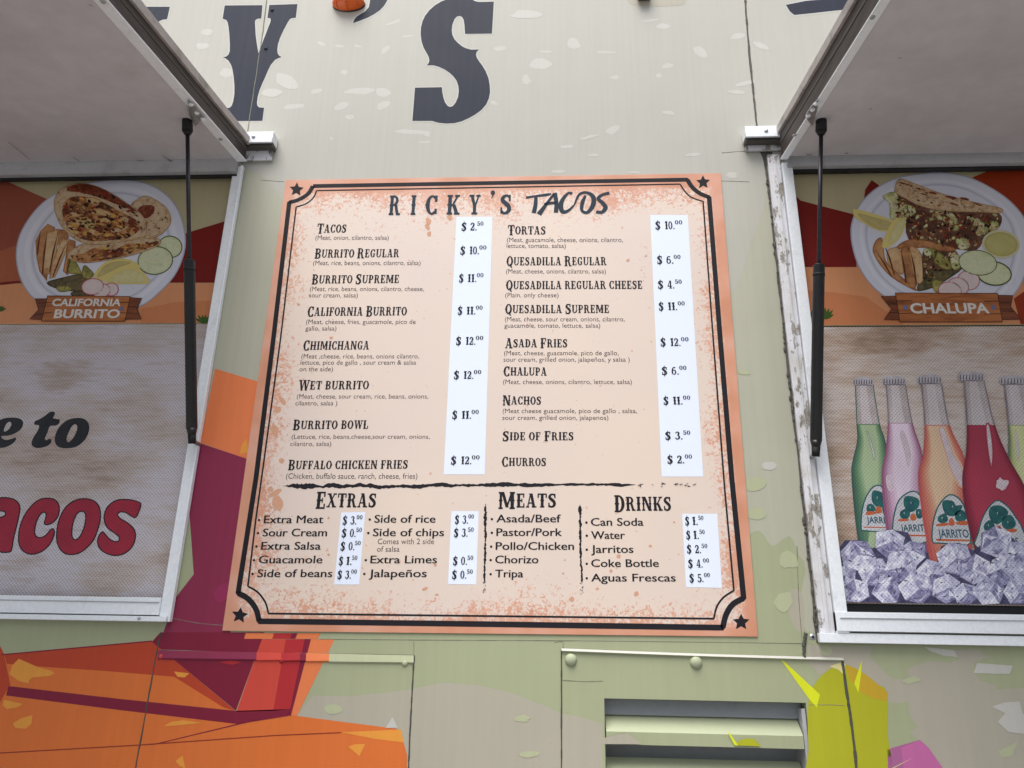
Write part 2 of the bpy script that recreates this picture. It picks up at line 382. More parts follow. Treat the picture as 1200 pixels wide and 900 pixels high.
# ------------------------------------------------------------------ material set
M_pale = vinyl('wrap_pale_sky', (178, 176, 166))
M_khaki = vinyl('wrap_khaki', (176, 175, 157))
M_olive = vinyl('wrap_olive', (162, 167, 134))
M_taupe = vinyl('wrap_taupe', (172, 166, 150))
M_fleck = vinyl('wrap_fleck', (191, 189, 181), .08)
M_lfleck = vinyl('wrap_light_olive', (176, 180, 146), .08)
M_slat = vinyl('vent_slat_paint', (172, 178, 148), .06)
M_navy = vinyl('wrap_navy', (42, 46, 60), .4, .55, .15)
M_halo = vinyl('wrap_halo', (190, 189, 182), .05)
M_orange = vinyl('mural_orange', (214, 112, 52)); M_orange2 = vinyl('mural_soft_orange', (224, 124, 76)); M_rust = vinyl('mural_rust', (182, 66, 38))
M_maroon = vinyl('mural_maroon', (124, 26, 52)); M_plum = vinyl('mural_plum', (134, 42, 72)); M_red = vinyl('mural_red', (202, 72, 58)); M_crim = vinyl('mural_crimson', (176, 44, 48))
M_amberfl = vinyl('mural_yellow', (224, 150, 62)); M_line = vinyl('mural_line', (140, 52, 36))
M_cactus = vinyl('cactus_green', (172, 172, 38)); M_cactus2 = vinyl('cactus_gold', (192, 158, 44)); M_thorn = vinyl('cactus_thorn', (214, 220, 36)); M_pink = vinyl('cactus_pink', (190, 104, 156)); M_pink2 = vinyl('cactus_mauve', (168, 100, 144)); M_cream = vinyl('cream_fleck', (214, 204, 146))
M_caulk = paint('sealant', (84, 80, 75), (34, 32, 31), .8, .8, 40)
M_seam = paint('dark_seam', (78, 76, 68), (30, 30, 28), .8, .8, 60)
M_hair = paint('hairline_joint', (122, 122, 104), (80, 80, 70), .8, .7, 60)
M_white = paint('white_aluminium', (238, 242, 246), (170, 168, 162), .35, .35, 22, .58, .8)
def chipped():
    s = NT('chipped_white_paint'); v = s.pos((1, 1, .45)); n = s.noise(34, 6, .7, v); f = s.ramp(n, [(.53, 0.0), (.56, 1.0)])
    n2 = s.noise(150, 3, .6); pr = s.ramp(n2, [(.3, L4((112, 106, 98))), (.7, L4((176, 170, 160)))])
    g = s.noise(9, 4, .6); dirt = s.mix(s.ramp(g, [(.45, 0.0), (.7, .55)]), L4((222, 222, 226)), L4((172, 164, 148)))
    s.bump(f, .5, .0015); return s.done(s.mix(f, dirt, pr), .5)
M_chip = chipped()
M_hatch = paint('hatch_skin', (204, 200, 204), (174, 168, 171), .5, .45, 3.5, .45, .75)
M_hatchdark = paint('hatch_edge_channel', (76, 64, 60), (44, 36, 33), .9, .6, 40, .38, .62, (1, .08, 1))
M_lip = paint('hatch_edge_lip', (176, 168, 164), (96, 86, 80), .8, .5, 14, .5, .72)
M_steel = paint('galvanised_steel', (180, 182, 184), (110, 108, 104), .6, .35, 60, .45, .7, metal=.7)
M_black = paint('black_painted_steel', (20, 20, 22), (42, 40, 40), .6, .32, 30, .5, .8)
M_rod = paint('strut_rod', (52, 50, 56), (90, 86, 84), .5, .28, 60, .5, .8, metal=.5)
M_rubber = paint('black_rubber', (16, 16, 17), (44, 42, 40), .6, .7, 40)
M_ventbar = paint('vent_grey', (138, 142, 148), (80, 82, 88), .5, .5, 12)
M_header = paint('header_aluminium', (172, 172, 174), (120, 118, 116), .5, .4, 12)
M_dark = paint('dark_interior', (22, 22, 24), (12, 12, 12), .5, .6, 10)
M_lamp = NT('amber_lens'); M_lamp.b.inputs['Transmission Weight'].default_value = .15; M_lamp = M_lamp.done(L4((226, 98, 22)), .18)
M_ink = ink('board_black_ink', (34, 33, 38)); M_ink2 = ink('board_grey_ink', (62, 52, 54)); M_title = ink('title_ink', (46, 56, 68), .5)
M_strip = ink('price_strip_white', (226, 234, 250), .04)
M_asphalt = NT('asphalt')
_n = M_asphalt.noise(90, 4, .7); _n2 = M_asphalt.noise(1.2, 4, .6)
M_asphalt = M_asphalt.done(M_asphalt.mix(M_asphalt.math('ADD', M_asphalt.math('MULTIPLY', _n, .6), M_asphalt.math('MULTIPLY', _n2, .4)), L4((92, 91, 91)), L4((138, 137, 135))), .85)
def board_mat():
    s = NT('board_print'); tc = s.t.nodes.new('ShaderNodeTexCoord'); sp = s.t.nodes.new('ShaderNodeSeparateXYZ'); s.l(tc.outputs['Object'], sp.inputs[0])
    ax = s.math('ABSOLUTE', sp.outputs[0]); dx = s.math('SUBTRACT', .61, ax); dt = s.math('SUBTRACT', .61, sp.outputs[2]); db = s.math('ADD', .61, sp.outputs[2])
    d = s.math('MINIMUM', s.math('MINIMUM', dx, db), s.math('MULTIPLY', dt, .62))
    ck = s.math('ADD', s.math('MINIMUM', dt, db), dx); d = s.math('MINIMUM', d, s.math('MULTIPLY', ck, .55))
    fall = s.ramp(d, [(.0, 1.0), (.036, .60), (.055, .53), (.08, .38), (.12, .22), (.3, .06)])
    vec = s.pos((1, 1, 1)); nb = s.noise(5, 3, .6, vec, 1.2); nf = s.noise(120, 5, .75, vec, .8)
    tot = s.math('ADD', fall, s.math('ADD', s.math('MULTIPLY', s.math('SUBTRACT', nf, .5), 1.9), s.math('MULTIPLY', s.math('SUBTRACT', nb, .5), .8)))
    f = s.ramp(tot, [(.50, 0.0), (.60, .9)]); solid = s.ramp(d, [(.023, 1.0), (.030, 0.0)])
    rim = s.math('GREATER_THAN', s.noise(40, 5, .7, vec), s.ramp(sp.outputs[2], [(.0, .56), (.02, .9)]))
    f = s.math('MAXIMUM', f, solid)
    hue = s.ramp(s.noise(9, 2, .5, vec), [(.35, L4((212, 158, 136))), (.5, L4((208, 148, 120))), (.65, L4((200, 138, 108)))])
    cream = s.ramp(s.noise(2.2, 2, .5, vec), [(.35, L4((222, 204, 189))), (.65, L4((217, 200, 190)))])
    spk = s.noise(75, 2, .5, vec); blot = s.ramp(s.math('ADD', spk, s.math('MULTIPLY', fall, .10)), [(.735, 0.0), (.75, .8)])
    mott = s.ramp(s.noise(45, 5, .7, vec), [(.58, 0.0), (.62, .65)]); base = s.mix(s.math('MULTIPLY', mott, s.ramp(fall, [(.35, 0.0), (.75, 1.0)])), s.mix(f, s.mix(blot, cream, L4((206, 160, 138))), hue), L4((236, 198, 170)))
    base = s.mix(solid, base, hue)
    return s.done(base, .4)
M_board = board_mat()
def burlap(name, stops, sc, off, depth):
    s = NT(name); a = s.noise(sc, 5, .6, s.pos((.7, 1, 1.5), off)); b_ = s.noise(60, 5, .7, s.pos((.22, 1, 1.6), off))
    n = s.math('ADD', s.math('MULTIPLY', a, .72), s.math('MULTIPLY', b_, .28))
    return s.done(perforate(s, s.ramp(n, [(p, L4(c)) for p, c in stops]), depth), .55, 0, .3)
M_film = burlap('film_burlap', [(.34, (172, 148, 132)), (.45, (198, 185, 179)), (.55, (211, 205, 213)), (.66, (184, 167, 157))], 3.6, (3.1, 0, 1.7), .38)
M_film2 = burlap('film_burlap_brown', [(.34, (142, 108, 84)), (.46, (194, 170, 152)), (.56, (220, 208, 202)), (.68, (172, 144, 120))], 3.4, (0, 0, 0), .36)

# ------------------------------------------------------------------ ground
g = MB(); g.face([(-400, -400, 0), (400, -400, 0), (400, 400, 0), (-400, 400, 0)], M_asphalt)
go = g.build('ground'); go['kind'] = 'structure'; go['label'] = 'grey asphalt lot the truck is parked on'

# ------------------------------------------------------------------ truck
XL, XR, ZB, ZT = -3.3, 3.3, .42, 3.86
truck = empty('food_truck', (0, 0, 0), 'pale food truck painted with orange desert rocks, two serving hatches raised', 'food truck')
# window openings measured from the photo
wl_r = P(246, 378).x; wl_t = P(140, 204).z; wl_b = P(95, 699).z; wl_l = -2.02
wr_l = P(948, 378).x; wr_t = P(1100, 196).z; wr_b = P(1090, 719).z; wr_r = wr_l + (wl_r-wl_l)
v_l, v_r, v_t = P(708, 817).x, P(946, 840).x, P(826, 821).z; v_b = v_t-.40
def Rz(x0, x1, z0, z1, y=0): return [Vector((x0, y, z0)), Vector((x1, y, z0)), Vector((x1, y, z1)), Vector((x0, y, z1))]
def rim_walls(mb, x0, x1, z0, z1, y0, y1, mat):
    for a, b in (((x0, z0), (x1, z0)), ((x1, z0), (x1, z1)), ((x1, z1), (x0, z1)), ((x0, z1), (x0, z0))):
        mb.face([(a[0], y0, a[1]), (b[0], y0, b[1]), (b[0], y1, b[1]), (a[0], y1, a[1])], mat)
DEP = .022
b = MB()
b.poly([Rz(XL, XR, ZB, ZT), Rz(wl_l, wl_r, wl_b, wl_t), Rz(wr_l, wr_r, wr_b, wr_t), Rz(v_l, v_r, v_b, v_t)], M_khaki)
rim_walls(b, wl_l, wl_r, wl_b, wl_t, 0, .05, M_dark); rim_walls(b, wr_l, wr_r, wr_b, wr_t, 0, .05, M_dark); rim_walls(b, v_l, v_r, v_b, v_t, 0, .12, M_olive)
for q in ([(XL, 0, ZB), (XL, 0, ZT), (XL, 2.2, ZT), (XL, 2.2, ZB)], [(XR, 0, ZB), (XR, 2.2, ZB), (XR, 2.2, ZT), (XR, 0, ZT)], [(XL, 0, ZT), (XR, 0, ZT), (XR, 2.2, ZT), (XL, 2.2, ZT)], [(XL, 2.2, ZB), (XL, 2.2, ZT), (XR, 2.2, ZT), (XR, 2.2, ZB)], [(XL, 0, ZB), (XL, 2.2, ZB), (XR, 2.2, ZB), (XR, 0, ZB)]):
    b.face(q, M_khaki)
b.face([(wl_l, .05, wl_b), (wl_r, .05, wl_b), (wl_r, .05, wl_t), (wl_l, .05, wl_t)], M_dark)
b.face([(wr_l, .05, wr_b), (wr_r, .05, wr_b), (wr_r, .05, wr_t), (wr_l, .05, wr_t)], M_dark)
b.face([(v_l, .075, v_b), (v_r, .075, v_b), (v_r, .075, v_t), (v_l, .075, v_t)], M_ventbar)
body = b.build('body_panel', truck)

# printed colour fields of the wrap
W1, W2, W3, W4, W5 = -.0001, -.0002, -.0004, -.0005, -.0006
sk = MB()
zs = P(600, 196).z
top = [Vector((XL, W1, ZT-.002)), Vector((XR, W1, ZT-.002))]
edge = [(1500, 170), (1300, 175), (1100, 178), (935, 176), (905, 205), (893, 250), (878, 290), (866, 330), (850, 345), (820, 330), (700, 300), (560, 260), (420, 250), (345, 245), (325, 225), (312, 212), (292, 200), (200, 190), (0, 190), (-300, 185), (-900, 180)]
pts = [P(x, y, W1) for x, y in smooth(edge, 3, False)]
pts = [p for p in pts if XL < p.x < XR]
sk.poly([top[:1]+[Vector((XR, W1, ZT-.002)), Vector((XR, W1, pts[0].z))]+pts+[Vector((XL, W1, pts[-1].z))]], M_pale)
sk.build('sky_print', truck)
ol = MB()
e = smooth([(1500, 741), (1100, 741), (946, 741), (944, 668), (936, 650), (925, 628), (905, 640), (890, 622), (868, 630), (820, 640)], 3, False)
ol.poly([PP(e, W1)+[Vector((P(820, 736).x, W1, P(820, 736).z)), Vector((P(270, 736).x, W1, P(270, 736).z))]+PP([(255, 600), (235, 590), (205, 640), (190, 730), (0, 727), (-400, 726)], W1)+[Vector((XL, W1, 1.60)), Vector((XL, W1, ZB+.002)), Vector((v_l, W1, ZB+.002)), Vector((v_l, W1, v_t)), Vector((v_r, W1, v_t)), Vector((v_r, W1, ZB+.002)), Vector((XR, W1, ZB+.002)), Vector((XR, W1, 1.60))]], M_olive)
ol.build('olive_print', truck)
W2b = -.00015
tp = MB()
cut(tp, [(366, 815), (410, 816), (450, 812), (480, 808), (520, 800), (560, 803), (600, 812), (640, 828), (660, 837), (680, 840), (706, 848), (706, 910), (340, 910), (348, 839)], M_taupe, W2b)
cut(tp, [(946, 756), (1021, 757), (1020, 770), (1028, 779), (1036, 788), (1048, 796), (1058, 796), (1066, 794), (1063, 784), (1078, 778), (1090, 774), (1112, 777), (1124, 773), (1116, 762), (1150, 761), (1148, 764), (1160, 770), (1140, 776), (1142, 790), (1150, 798), (1168, 803), (1166, 808), (1200, 806), (1290, 812), (1300, 930), (1108, 930), (1096, 886), (1066, 858), (1076, 852), (1066, 838), (1064, 822), (1050, 824), (1041, 822), (1041, 812), (1014, 792), (998, 782), (960, 790), (948, 776)], M_taupe, W2b)
cut(tp, smooth([(941, 700), (930, 690), (920, 703), (925, 720), (932, 736), (942, 738)], 4), M_taupe, W2b)
tp.build('sand_print', truck)
fl = MB(); _fk = [0]
def FW(base):
    _fk[0] += 1; return base-.000004*_fk[0]
Z2 = zoomed(300, 0, 3.529); Z3 = zoomed(600, 0, 3.529)
for (cx, cy, rx, ry, rot) in [(365, 298, 16, 10, 0), (250, 377, 24, 10, -8), (430, 375, 62, 14, -3), (525, 380, 30, 20, 10), (527, 435, 30, 14, -25), (387, 483, 18, 9, 0), (160, 440, 44, 10, -5), (650, 545, 70, 9, 3), (700, 552, 20, 8, 20), (700, 587, 30, 4, -4), (535, 205, 22, 9, -40), (570, 92, 34, 6, -20), (345, 190, 20, 5, 5), (420, 190, 18, 4, 5), (270, 180, 22, 8, 20), (350, 440, 30, 14, -20), (312, 572, 7, 6, 0), (625, 150, 24, 4, -8), (1010, 200, 26, 10, -4), (1120, 60, 50, 14, 0), (1170, 265, 34, 20, 0), (1115, 330, 14, 20, 10), (985, 425, 14, 8, 20)]:
    cut(fl, smooth(Z2(ell(cx, cy, rx, ry, rot, 9, .2)), 4), M_fleck, FW(W2))
for (cx, cy, rx, ry, rot) in [(255, 180, 28, 20, 25), (142, 214, 30, 4, 0), (390, 216, 40, 5, 2), (125, 265, 38, 24, 0), (60, 335, 16, 14, 0), (570, 85, 40, 5, -6), (625, 108, 28, 12, 0), (780, 215, 30, 18, 40), (645, 272, 22, 9, -10), (605, 312, 12, 10, -30), (425, 320, 16, 8, 0), (648, 466, 24, 9, 8), (418, 536, 32, 16, -28), (322, 566, 36, 7, -14), (228, 607, 24, 9, 0), (335, 642, 22, 6, 0), (748, 640, 30, 7, -4), (190, 709, 34, 8, 0), (505, 712, 26, 5, 0), (60, 60, 60, 18, 0), (935, 150, 28, 12, -10), (1030, 190, 36, 14, 20), (960, 345, 40, 9, -15), (930, 380, 34, 8, 0)]:
    cut(fl, smooth(Z3(ell(cx, cy, rx, ry, rot, 9, .2)), 4), M_fleck, FW(W2))
for q in [(265, 85, 8, 6, 0), (243, 38, 7, 4, 0), (237, 54, 7, 4, 0), (335, 95, 14, 7, 30), (318, 108, 12, 5, 0), (858, 205, 6, 4, 0)]:
    cut(fl, smooth(ell(*q, n=9, wob=.2), 4), M_fleck, FW(W2))
for q in [[(1083, 758), (1118, 762), (1122, 770), (1105, 768), (1090, 763)], [(1145, 777), (1187, 780), (1183, 790), (1141, 789)], [(1162, 828), (1178, 823), (1195, 822), (1198, 836), (1210, 842), (1210, 861), (1182, 858), (1169, 846), (1178, 836)], ell(901, 546, 9, 5, 0, 14, .1)]:
    cut(fl, q, M_fleck, FW(W3))
for q in [[(1056, 798), (1072, 792), (1080, 797), (1064, 802)], [(1170, 880), (1193, 869), (1186, 886), (1174, 888)], ell(885, 567, 14, 8, -15, 14, .1), ell(886, 602, 12, 7, 0, 14, .1), ell(918, 705, 10, 12, 30, 14, .15), ell(390, 831, 11, 6, 0, 14, .1), ell(612, 842, 9, 4, 0, 14, .2), ell(620, 884, 12, 4, 0, 14, .2), ell(968, 762, 7, 6, 20, 14, .1), ell(872, 436, 8, 3, 10, 14, .2), ell(924, 655, 12, 10, 40, 14, .2)]:
    cut(fl, q, M_lfleck, FW(W3))
cut(fl, [(452, 853), (460, 840), (466, 853)], M_fleck, FW(W3))
fl.build('fleck_print', truck)

# desert rock mural
mu = MB()
cut(mu, [(-500, 750), (0, 757), (5, 767), (178, 751), (275, 833), (340, 838), (465, 854), (473, 870), (477, 885), (477, 905), (470, 1100), (-500, 1100)], M_orange, W2)
cut(mu, [(252, 432), (302, 447), (300, 470), (290, 538), (235, 519), (243, 478)], M_orange2, W2)
cut(mu, [(235, 519.5), (292, 538.5), (270, 741), (300, 741), (307, 749), (276.5, 833), (178, 751.5), (190, 745), (206, 700), (227, 673), (222, 602)], M_plum, W2)
cut(mu, [(178, 752), (188, 741), (310, 741), (307, 749), (276.5, 832.5)], M_maroon, W3)
cut(mu, [(288, 742), (321, 742), (319, 748.6), (286, 748.6)], M_orange2, W4); cut(mu, [(321, 742), (342, 742), (340, 748.6), (319, 748.6)], M_crim, W4)
cut(mu, [(342, 742), (349, 742), (346, 748.6), (340, 748.6)], M_maroon, W4); cut(mu, [(349, 742), (376, 742), (372, 748.6), (346, 748.6)], M_orange2, W4)
cut(mu, [(307, 749), (335, 749), (320, 833), (277, 834)], M_red, W4); cut(mu, [(335, 749), (357, 749), (340, 831), (320, 833)], M_crim, W4)
cut(mu, [(357, 749), (364.5, 749), (341, 839), (337, 838), (340, 831)], M_maroon, W4); cut(mu, [(364.5, 749), (392, 749), (348, 839), (341, 838.5)], M_orange2, W4)
cut(mu, [(5, 767), (178, 751.5), (276, 833), (262, 829), (204, 793), (120, 786), (60, 782), (8, 778)], M_rust, W3)
cut(mu, [(10, 804), (140, 819), (276, 833), (340, 831), (338, 839), (279, 848.5), (140, 832), (7, 815)], M_maroon, W4)
cut(mu, [(279, 848), (310, 842), (182, 872.5), (176, 873)], M_maroon, W4)
cut(mu, [(-200, 742), (0, 757), (4, 765), (12, 802), (0, 823), (-60, 834), (-200, 836)], M_rust, W4)
mu.ribbon(PP([(-300, 893), (0, 882.5), (160, 873.3), (320, 862), (400, 858.5)], W4), .0022, M_line)
mu.ribbon(PP([(2, 767.2), (178, 751.2)], W5), .0025, M_maroon)
cut(mu, [(400, 858), (470, 855), (473, 870), (440, 866)], M_amberfl, W3)
for q in [[(11, 790), (15, 779), (22, 772), (45, 782), (60, 786), (64, 789), (58, 792), (38, 794), (34, 797), (34, 801), (22, 798)], [(5, 820), (27, 825), (20, 829), (8, 831), (3, 826)], [(38, 838), (37, 848), (30, 854), (18, 853), (15, 848), (24, 842)], [(204, 787), (222, 789), (216, 794), (208, 793)], [(192, 851), (200, 846), (215, 844), (236, 847), (210, 850)], [(206, 892), (214, 885), (217, 900), (211, 898)], [(408, 875), (416, 872), (428, 872), (421, 886)], [(256, 776), (270, 774), (284, 776), (272, 779)], [(283, 522), (289, 514), (291, 530), (281, 532)]]:
    cut(mu, q, M_amberfl if q[0][0] != 256 else M_crim, W5)
cut(mu, smooth([(250, 696), (258, 686), (270, 684), (266, 700), (256, 706)], 4), vinyl('mural_magenta', (146, 44, 84)), W3)
mu.build('rock_mural', truck)

# cactus print
ca = MB()
cut(ca, smooth([(1040, 812), (1040, 860), (1040, 920), (951, 920), (947.5, 880), (946.5, 835), (950, 812), (958, 797), (972, 784), (987, 779), (998, 781), (1014, 790), (1030, 803)], 2), M_cactus, W3)
cut(ca, [(1040, 812), (1030, 803), (1014, 790), (998, 781), (990, 780), (996, 796), (1008, 811), (1024, 819), (1040, 822)], M_cactus2, W4)
cut(ca, [(972, 781), (985, 776), (991, 778), (989, 791), (983, 785)], M_cream, W5)
cut(ca, [(914.5, 772), (920, 776), (961, 814), (957, 829), (948, 819)], M_thorn, W5); cut(ca, [(1010, 773), (1009, 790), (1006, 812), (1001, 801)], M_thorn, W5)
cut(ca, [(1040, 878), (1078, 867), (1088, 876), (1112, 910), (1041, 910)], M_pink2, W3); cut(ca, [(1056, 876), (1078, 867.5), (1088, 876.5), (1112, 910), (1060, 910)], M_pink, W4)
cut(ca, [(1041, 902), (1070, 888), (1048, 900)], M_cream, W5)
ca.build('cactus_print', truck)

# big painted letters
def letter(name, outs, halo=1.3):
    q = MB(); cut(q, inflate(outs, halo), M_halo, W3); cut(q, outs, M_navy, W4); return q.build(name, truck)
Zy = zoomed(160, 0, 6)
letter('big_letter', Zy([(620, 38), (886, 36), (877, 130), (850, 132), (836, 142), (833, 155), (838, 250), (848, 320), (857, 375), (866, 350), (885, 300), (925, 195), (941, 155), (944, 135), (938, 128), (920, 126), (933, 35), (1132, 28), (1120, 125), (1092, 128), (1078, 135), (1065, 155), (1035, 210), (1010, 265), (995, 310), (990, 345), (992, 372), (1002, 390), (1022, 402), (1000, 408), (975, 420), (945, 455), (925, 495), (908, 535), (885, 585), (865, 635), (852, 680), (847, 720), (849, 742), (862, 755), (897, 757), (885, 850), (612, 852), (620, 760), (655, 757), (670, 742), (680, 710), (688, 660), (688, 600), (683, 540), (675, 490), (664, 455), (645, 425), (625, 410), (605, 404), (628, 398), (645, 385), (655, 362), (656, 310), (653, 250), (647, 190), (640, 155), (630, 140), (605, 131)]))
Zs = zoomed(380, 0, 5.4545)
letter('big_letter', Zs([(1084, 10), (1072, 215), (900, 217), (896, 160), (891, 125), (880, 108), (865, 102), (848, 106), (833, 122), (820, 155), (815, 190), (818, 220), (832, 250), (852, 272), (880, 295), (905, 308), (940, 317), (990, 316), (974, 332), (970, 350), (975, 368), (990, 392), (1010, 418), (1032, 455), (1050, 500), (1058, 545), (1060, 590), (1052, 630), (1035, 668), (1005, 703), (965, 732), (925, 755), (880, 775), (835, 787), (780, 790), (730, 785), (690, 773), (563, 773), (580, 560), (752, 557), (755, 590), (762, 625), (772, 655), (790, 678), (805, 683), (822, 678), (840, 655), (855, 620), (860, 580), (856, 545), (845, 515), (825, 488), (800, 465), (770, 445), (735, 428), (700, 418), (655, 417), (668, 402), (672, 385), (668, 365), (655, 340), (635, 305), (622, 265), (616, 220), (618, 175), (628, 135), (645, 100), (672, 65), (705, 35), (750, 8), (790, -8), (840, -20), (900, -20), (940, -8), (962, 6), (985, 12), (1030, 12)]))
letter('apostrophe', Zs([(183, 148), (192, 125), (205, 108), (232, 90), (262, 72), (285, 45), (292, 10), (290, -60), (380, -90), (412, -40), (402, 5), (382, 38), (355, 66), (320, 90), (280, 112), (230, 132)]))
letter('big_letter', Zy([(20, 47), (235, 47), (215, 135), (185, 138), (165, 146), (148, 158), (120, 200), (20, 200)]))
Z4 = zoomed(860, 0, 3.529)
letter('letter_flourish', Z4([(215, 20), (300, 3), (480, -12), (700, -20), (700, 10), (480, 38), (400, 46), (330, 54), (250, 62), (232, 48)]), 1.5)

# seams, joints, door, rivets
def seam(name, pts, wd, mat, y=-.0012, jit=0):
    q = MB(); pp = smooth(pts, 8, False); w3 = [P(x+random.uniform(-jit, jit), yy) for x, yy in pp]
    for a, c in zip(w3[:-1], w3[1:]):
        r = wd/2*random.uniform(.75, 1.15)
        q.tube((a.x, 0, a.z), (c.x, 0, c.z), r, r, mat, 8, False)
    return q.build(name, truck, True)
seam('panel_seam', [(316, -30), (309, 30), (303, 70), (297, 110), (290, 155)], .0035, M_hair, jit=.2)
seam('panel_seam', [(871, -40), (874, 10), (878, 60), (883, 110), (887, 149)], .006, M_caulk, jit=.25)
seam('panel_seam', [(189, 741), (183, 768), (170, 840), (158, 905)], .0035, M_seam, jit=.2)
seam('panel_seam', [(987, 775), (992, 810), (998, 850), (1004, 905)], .0065, M_seam, jit=.2)
seam('panel_seam', [(944, 742), (942, 760), (943, 771)], .008, M_caulk, jit=.5)
seam('panel_seam', [(658, 762), (658, 820), (658, 905)], .0035, M_seam, jit=.15)
for q in ([(375, 749), (520, 750), (700, 751), (942, 754)], [(306, 211), (318, 212), (333, 213)], [(846, 179), (880, 177), (935, 178)], [(845, 212), (878, 213)], [(659, 797), (683, 798.5), (707, 798)], [(948, 826), (975, 826), (990, 827)], [(485, 752), (485, 768)], [(940, 753), (936, 700), (934, 640)], [(200, 724), (230, 730), (262, 733)], [(650, 753), (659, 752), (660, 762)]):
    seam('joint_line', q, .0016, M_hair, jit=.1)
# compartment door lower left: raised drip edge in print colours, plum and olive ends lightened as sky reflection, sides, dome rivets
dd = MB()
for x0, x1, mt in ((186, 301, M_plum), (301, 330, M_red), (330, 352, M_crim), (352, 359, M_maroon), (359, 386, M_orange2), (386, 485, M_lfleck)):
    f = lambda x: 762+(x-186)/299*6
    a0, a1 = P(x0, f(x0)), P(x1, f(x1)); b0, b1 = P(x0, f(x0)+11), P(x1, f(x1)+10)
    T = Vector((0, -.0042, 0)); E0 = Vector((0, -.001, 0))
    am, bm = a0+(b0-a0)*.82, a1+(b1-a1)*.82
    dd.face([a0+E0, am+T, bm+T, a1+E0], mt); dd.face([am+T, b0+E0, b1+E0, bm+T], mt)
dr = dd.build('door_drip_edge', truck)
seam('door_edge', [(485.5, 768), (483, 810), (480, 870), (478, 920)], .0038, M_seam, jit=.15)
seam('door_edge', [(187, 761.5), (300, 765), (400, 766), (485, 767.5)], .0018, M_hair, jit=.15)
def rivet(x, y, r, mt, h=None):
    q = MB(); q.dome(P(x, y), r, h or r*.7, mt); q.build('rivet', truck, True)
rivet(189, 769.5, .0065, M_red); rivet(330, 774, .0065, M_crim); rivet(474.5, 777, .0075, M_lfleck)
for x, y in ((669, 773), (815.5, 776)): rivet(x, y, .0138, M_slat, .010)
for x, y in ((319, 12), (311.5, 57)): rivet(x, y, .006, M_navy)
# vent
vt = MB()
seamtop = smooth([(658, 762), (815, 768), (988, 773)], 6, False)
pa = PP(seamtop); vt2 = MB()
for a, c in zip(pa[:-1], pa[1:]):
    vt2.face([a+Vector((0, -.001, .004)), c+Vector((0, -.001, .004)), c+Vector((0, -.006, -.001)), a+Vector((0, -.006, -.001))], M_fleck)  # upper face coloured paler to paint the highlight along the edge
    vt2.face([a+Vector((0, -.006, -.001)), c+Vector((0, -.006, -.001)), c+Vector((0, -.001, -.004)), a+Vector((0, -.001, -.004))], M_lfleck)
vt2.build('vent_drip_edge', truck)
vent = empty('vent', ((v_l+v_r)/2, 0, v_b), '', ''); vent.parent = truck
for k in ('label', 'category'): del vent[k]
z1, z2, z1b = P(826, 862).z, P(826, 872).z, P(826, 838).z
pitch_ = P(826, 863).z-P(826, 922).z
zlip_t, zlip_b = P(826, 860).z, P(826, 875).z
for k in range(4):
    o = -k*pitch_; q = MB(); x0, x1 = v_l+.003, v_r-.012 if k < 9 else v_r
    if zlip_b+o < v_b: break
    yb = .05; zt_ = zlip_t+o+.042; zb_ = zlip_b+o
    pr = [(.002, zb_), (.002, zlip_t+o), (yb, zt_), (yb+.002, zt_-.004), (.006, zlip_t+o-.006), (.006, zb_)]
    for i in range(6):
        a, c = pr[i], pr[(i+1) % 6]
        q.face([(x0, a[0], a[1]), (x1, a[0], a[1]), (x1, c[0], c[1]), (x0, c[0], c[1])], M_slat if i in (1,) else M_olive)
    if k == 0:
        q.poly([PP([(706, 865), (735, 859), (752, 872), (706, 872)], -.0004)], M_taupe)
        q.poly([PP([(861, 873.5), (866, 868), (874, 865.5), (884, 866), (892, 874.5)], -.0006)], M_cactus)
        q.poly([PP([(852.5, 858), (855, 859), (865, 873.5), (861, 873.5)], -.0012)], M_thorn)
    q.build('vent_slat', vent)
q = MB(); q.box(v_r-.010, v_r-.002, .004, .08, v_b, v_t-.012, M_header); q.build('vent_guide', vent)
q = MB(); q.box(v_l+.002, v_r-.002, .03, .06, v_t-.034, v_t-.002, M_ventbar); q.build('vent_top_bar', vent)

# clearance lamp
q = MB(); lamp = P(409, 6); q.dome(lamp+Vector((0, -.006, 0)), .05, .034, M_lamp, 24, 7, rx=1.02, rz=.56); lens = q.build('clearance_lamp', truck, True)
q = MB()
q.dome(lamp, .0515, .010, M_black, 24, 4, rx=1.02, rz=.56)
bs = q.build('lamp_base', lens)
for dx in (-.032, 0, .032):
    q = MB()
    for i in range(8):
        t0, t1 = math.pi*i/8, math.pi*(i+1)/8; k = 1.0*math.sqrt(1-(dx/.051)**2)
        q.tube(lamp+Vector((dx, -.007-.034*k*math.sin(t0), -.0285*k*math.cos(t0))), lamp+Vector((dx, -.007-.034*k*math.sin(t1), -.0285*k*math.cos(t1))), .002, .002, M_lamp, 6)
    q.build('lens_rib', lens, True)
q = MB(); c0 = P(754, -12); q.box(c0.x-.02, c0.x+.02, -.03, -.002, P(754, 2).z, P(754, 2).z+.05, M_black); q.build('lamp_bracket', truck, bevel=.004)
q = MB(); q.poly([PP(smooth([(735, -12), (737, 2), (742, 6), (770, 7.5), (798, 6), (803, 2), (806, -12)], 3), W3)], M_taupe); q.build('patch_print', truck)

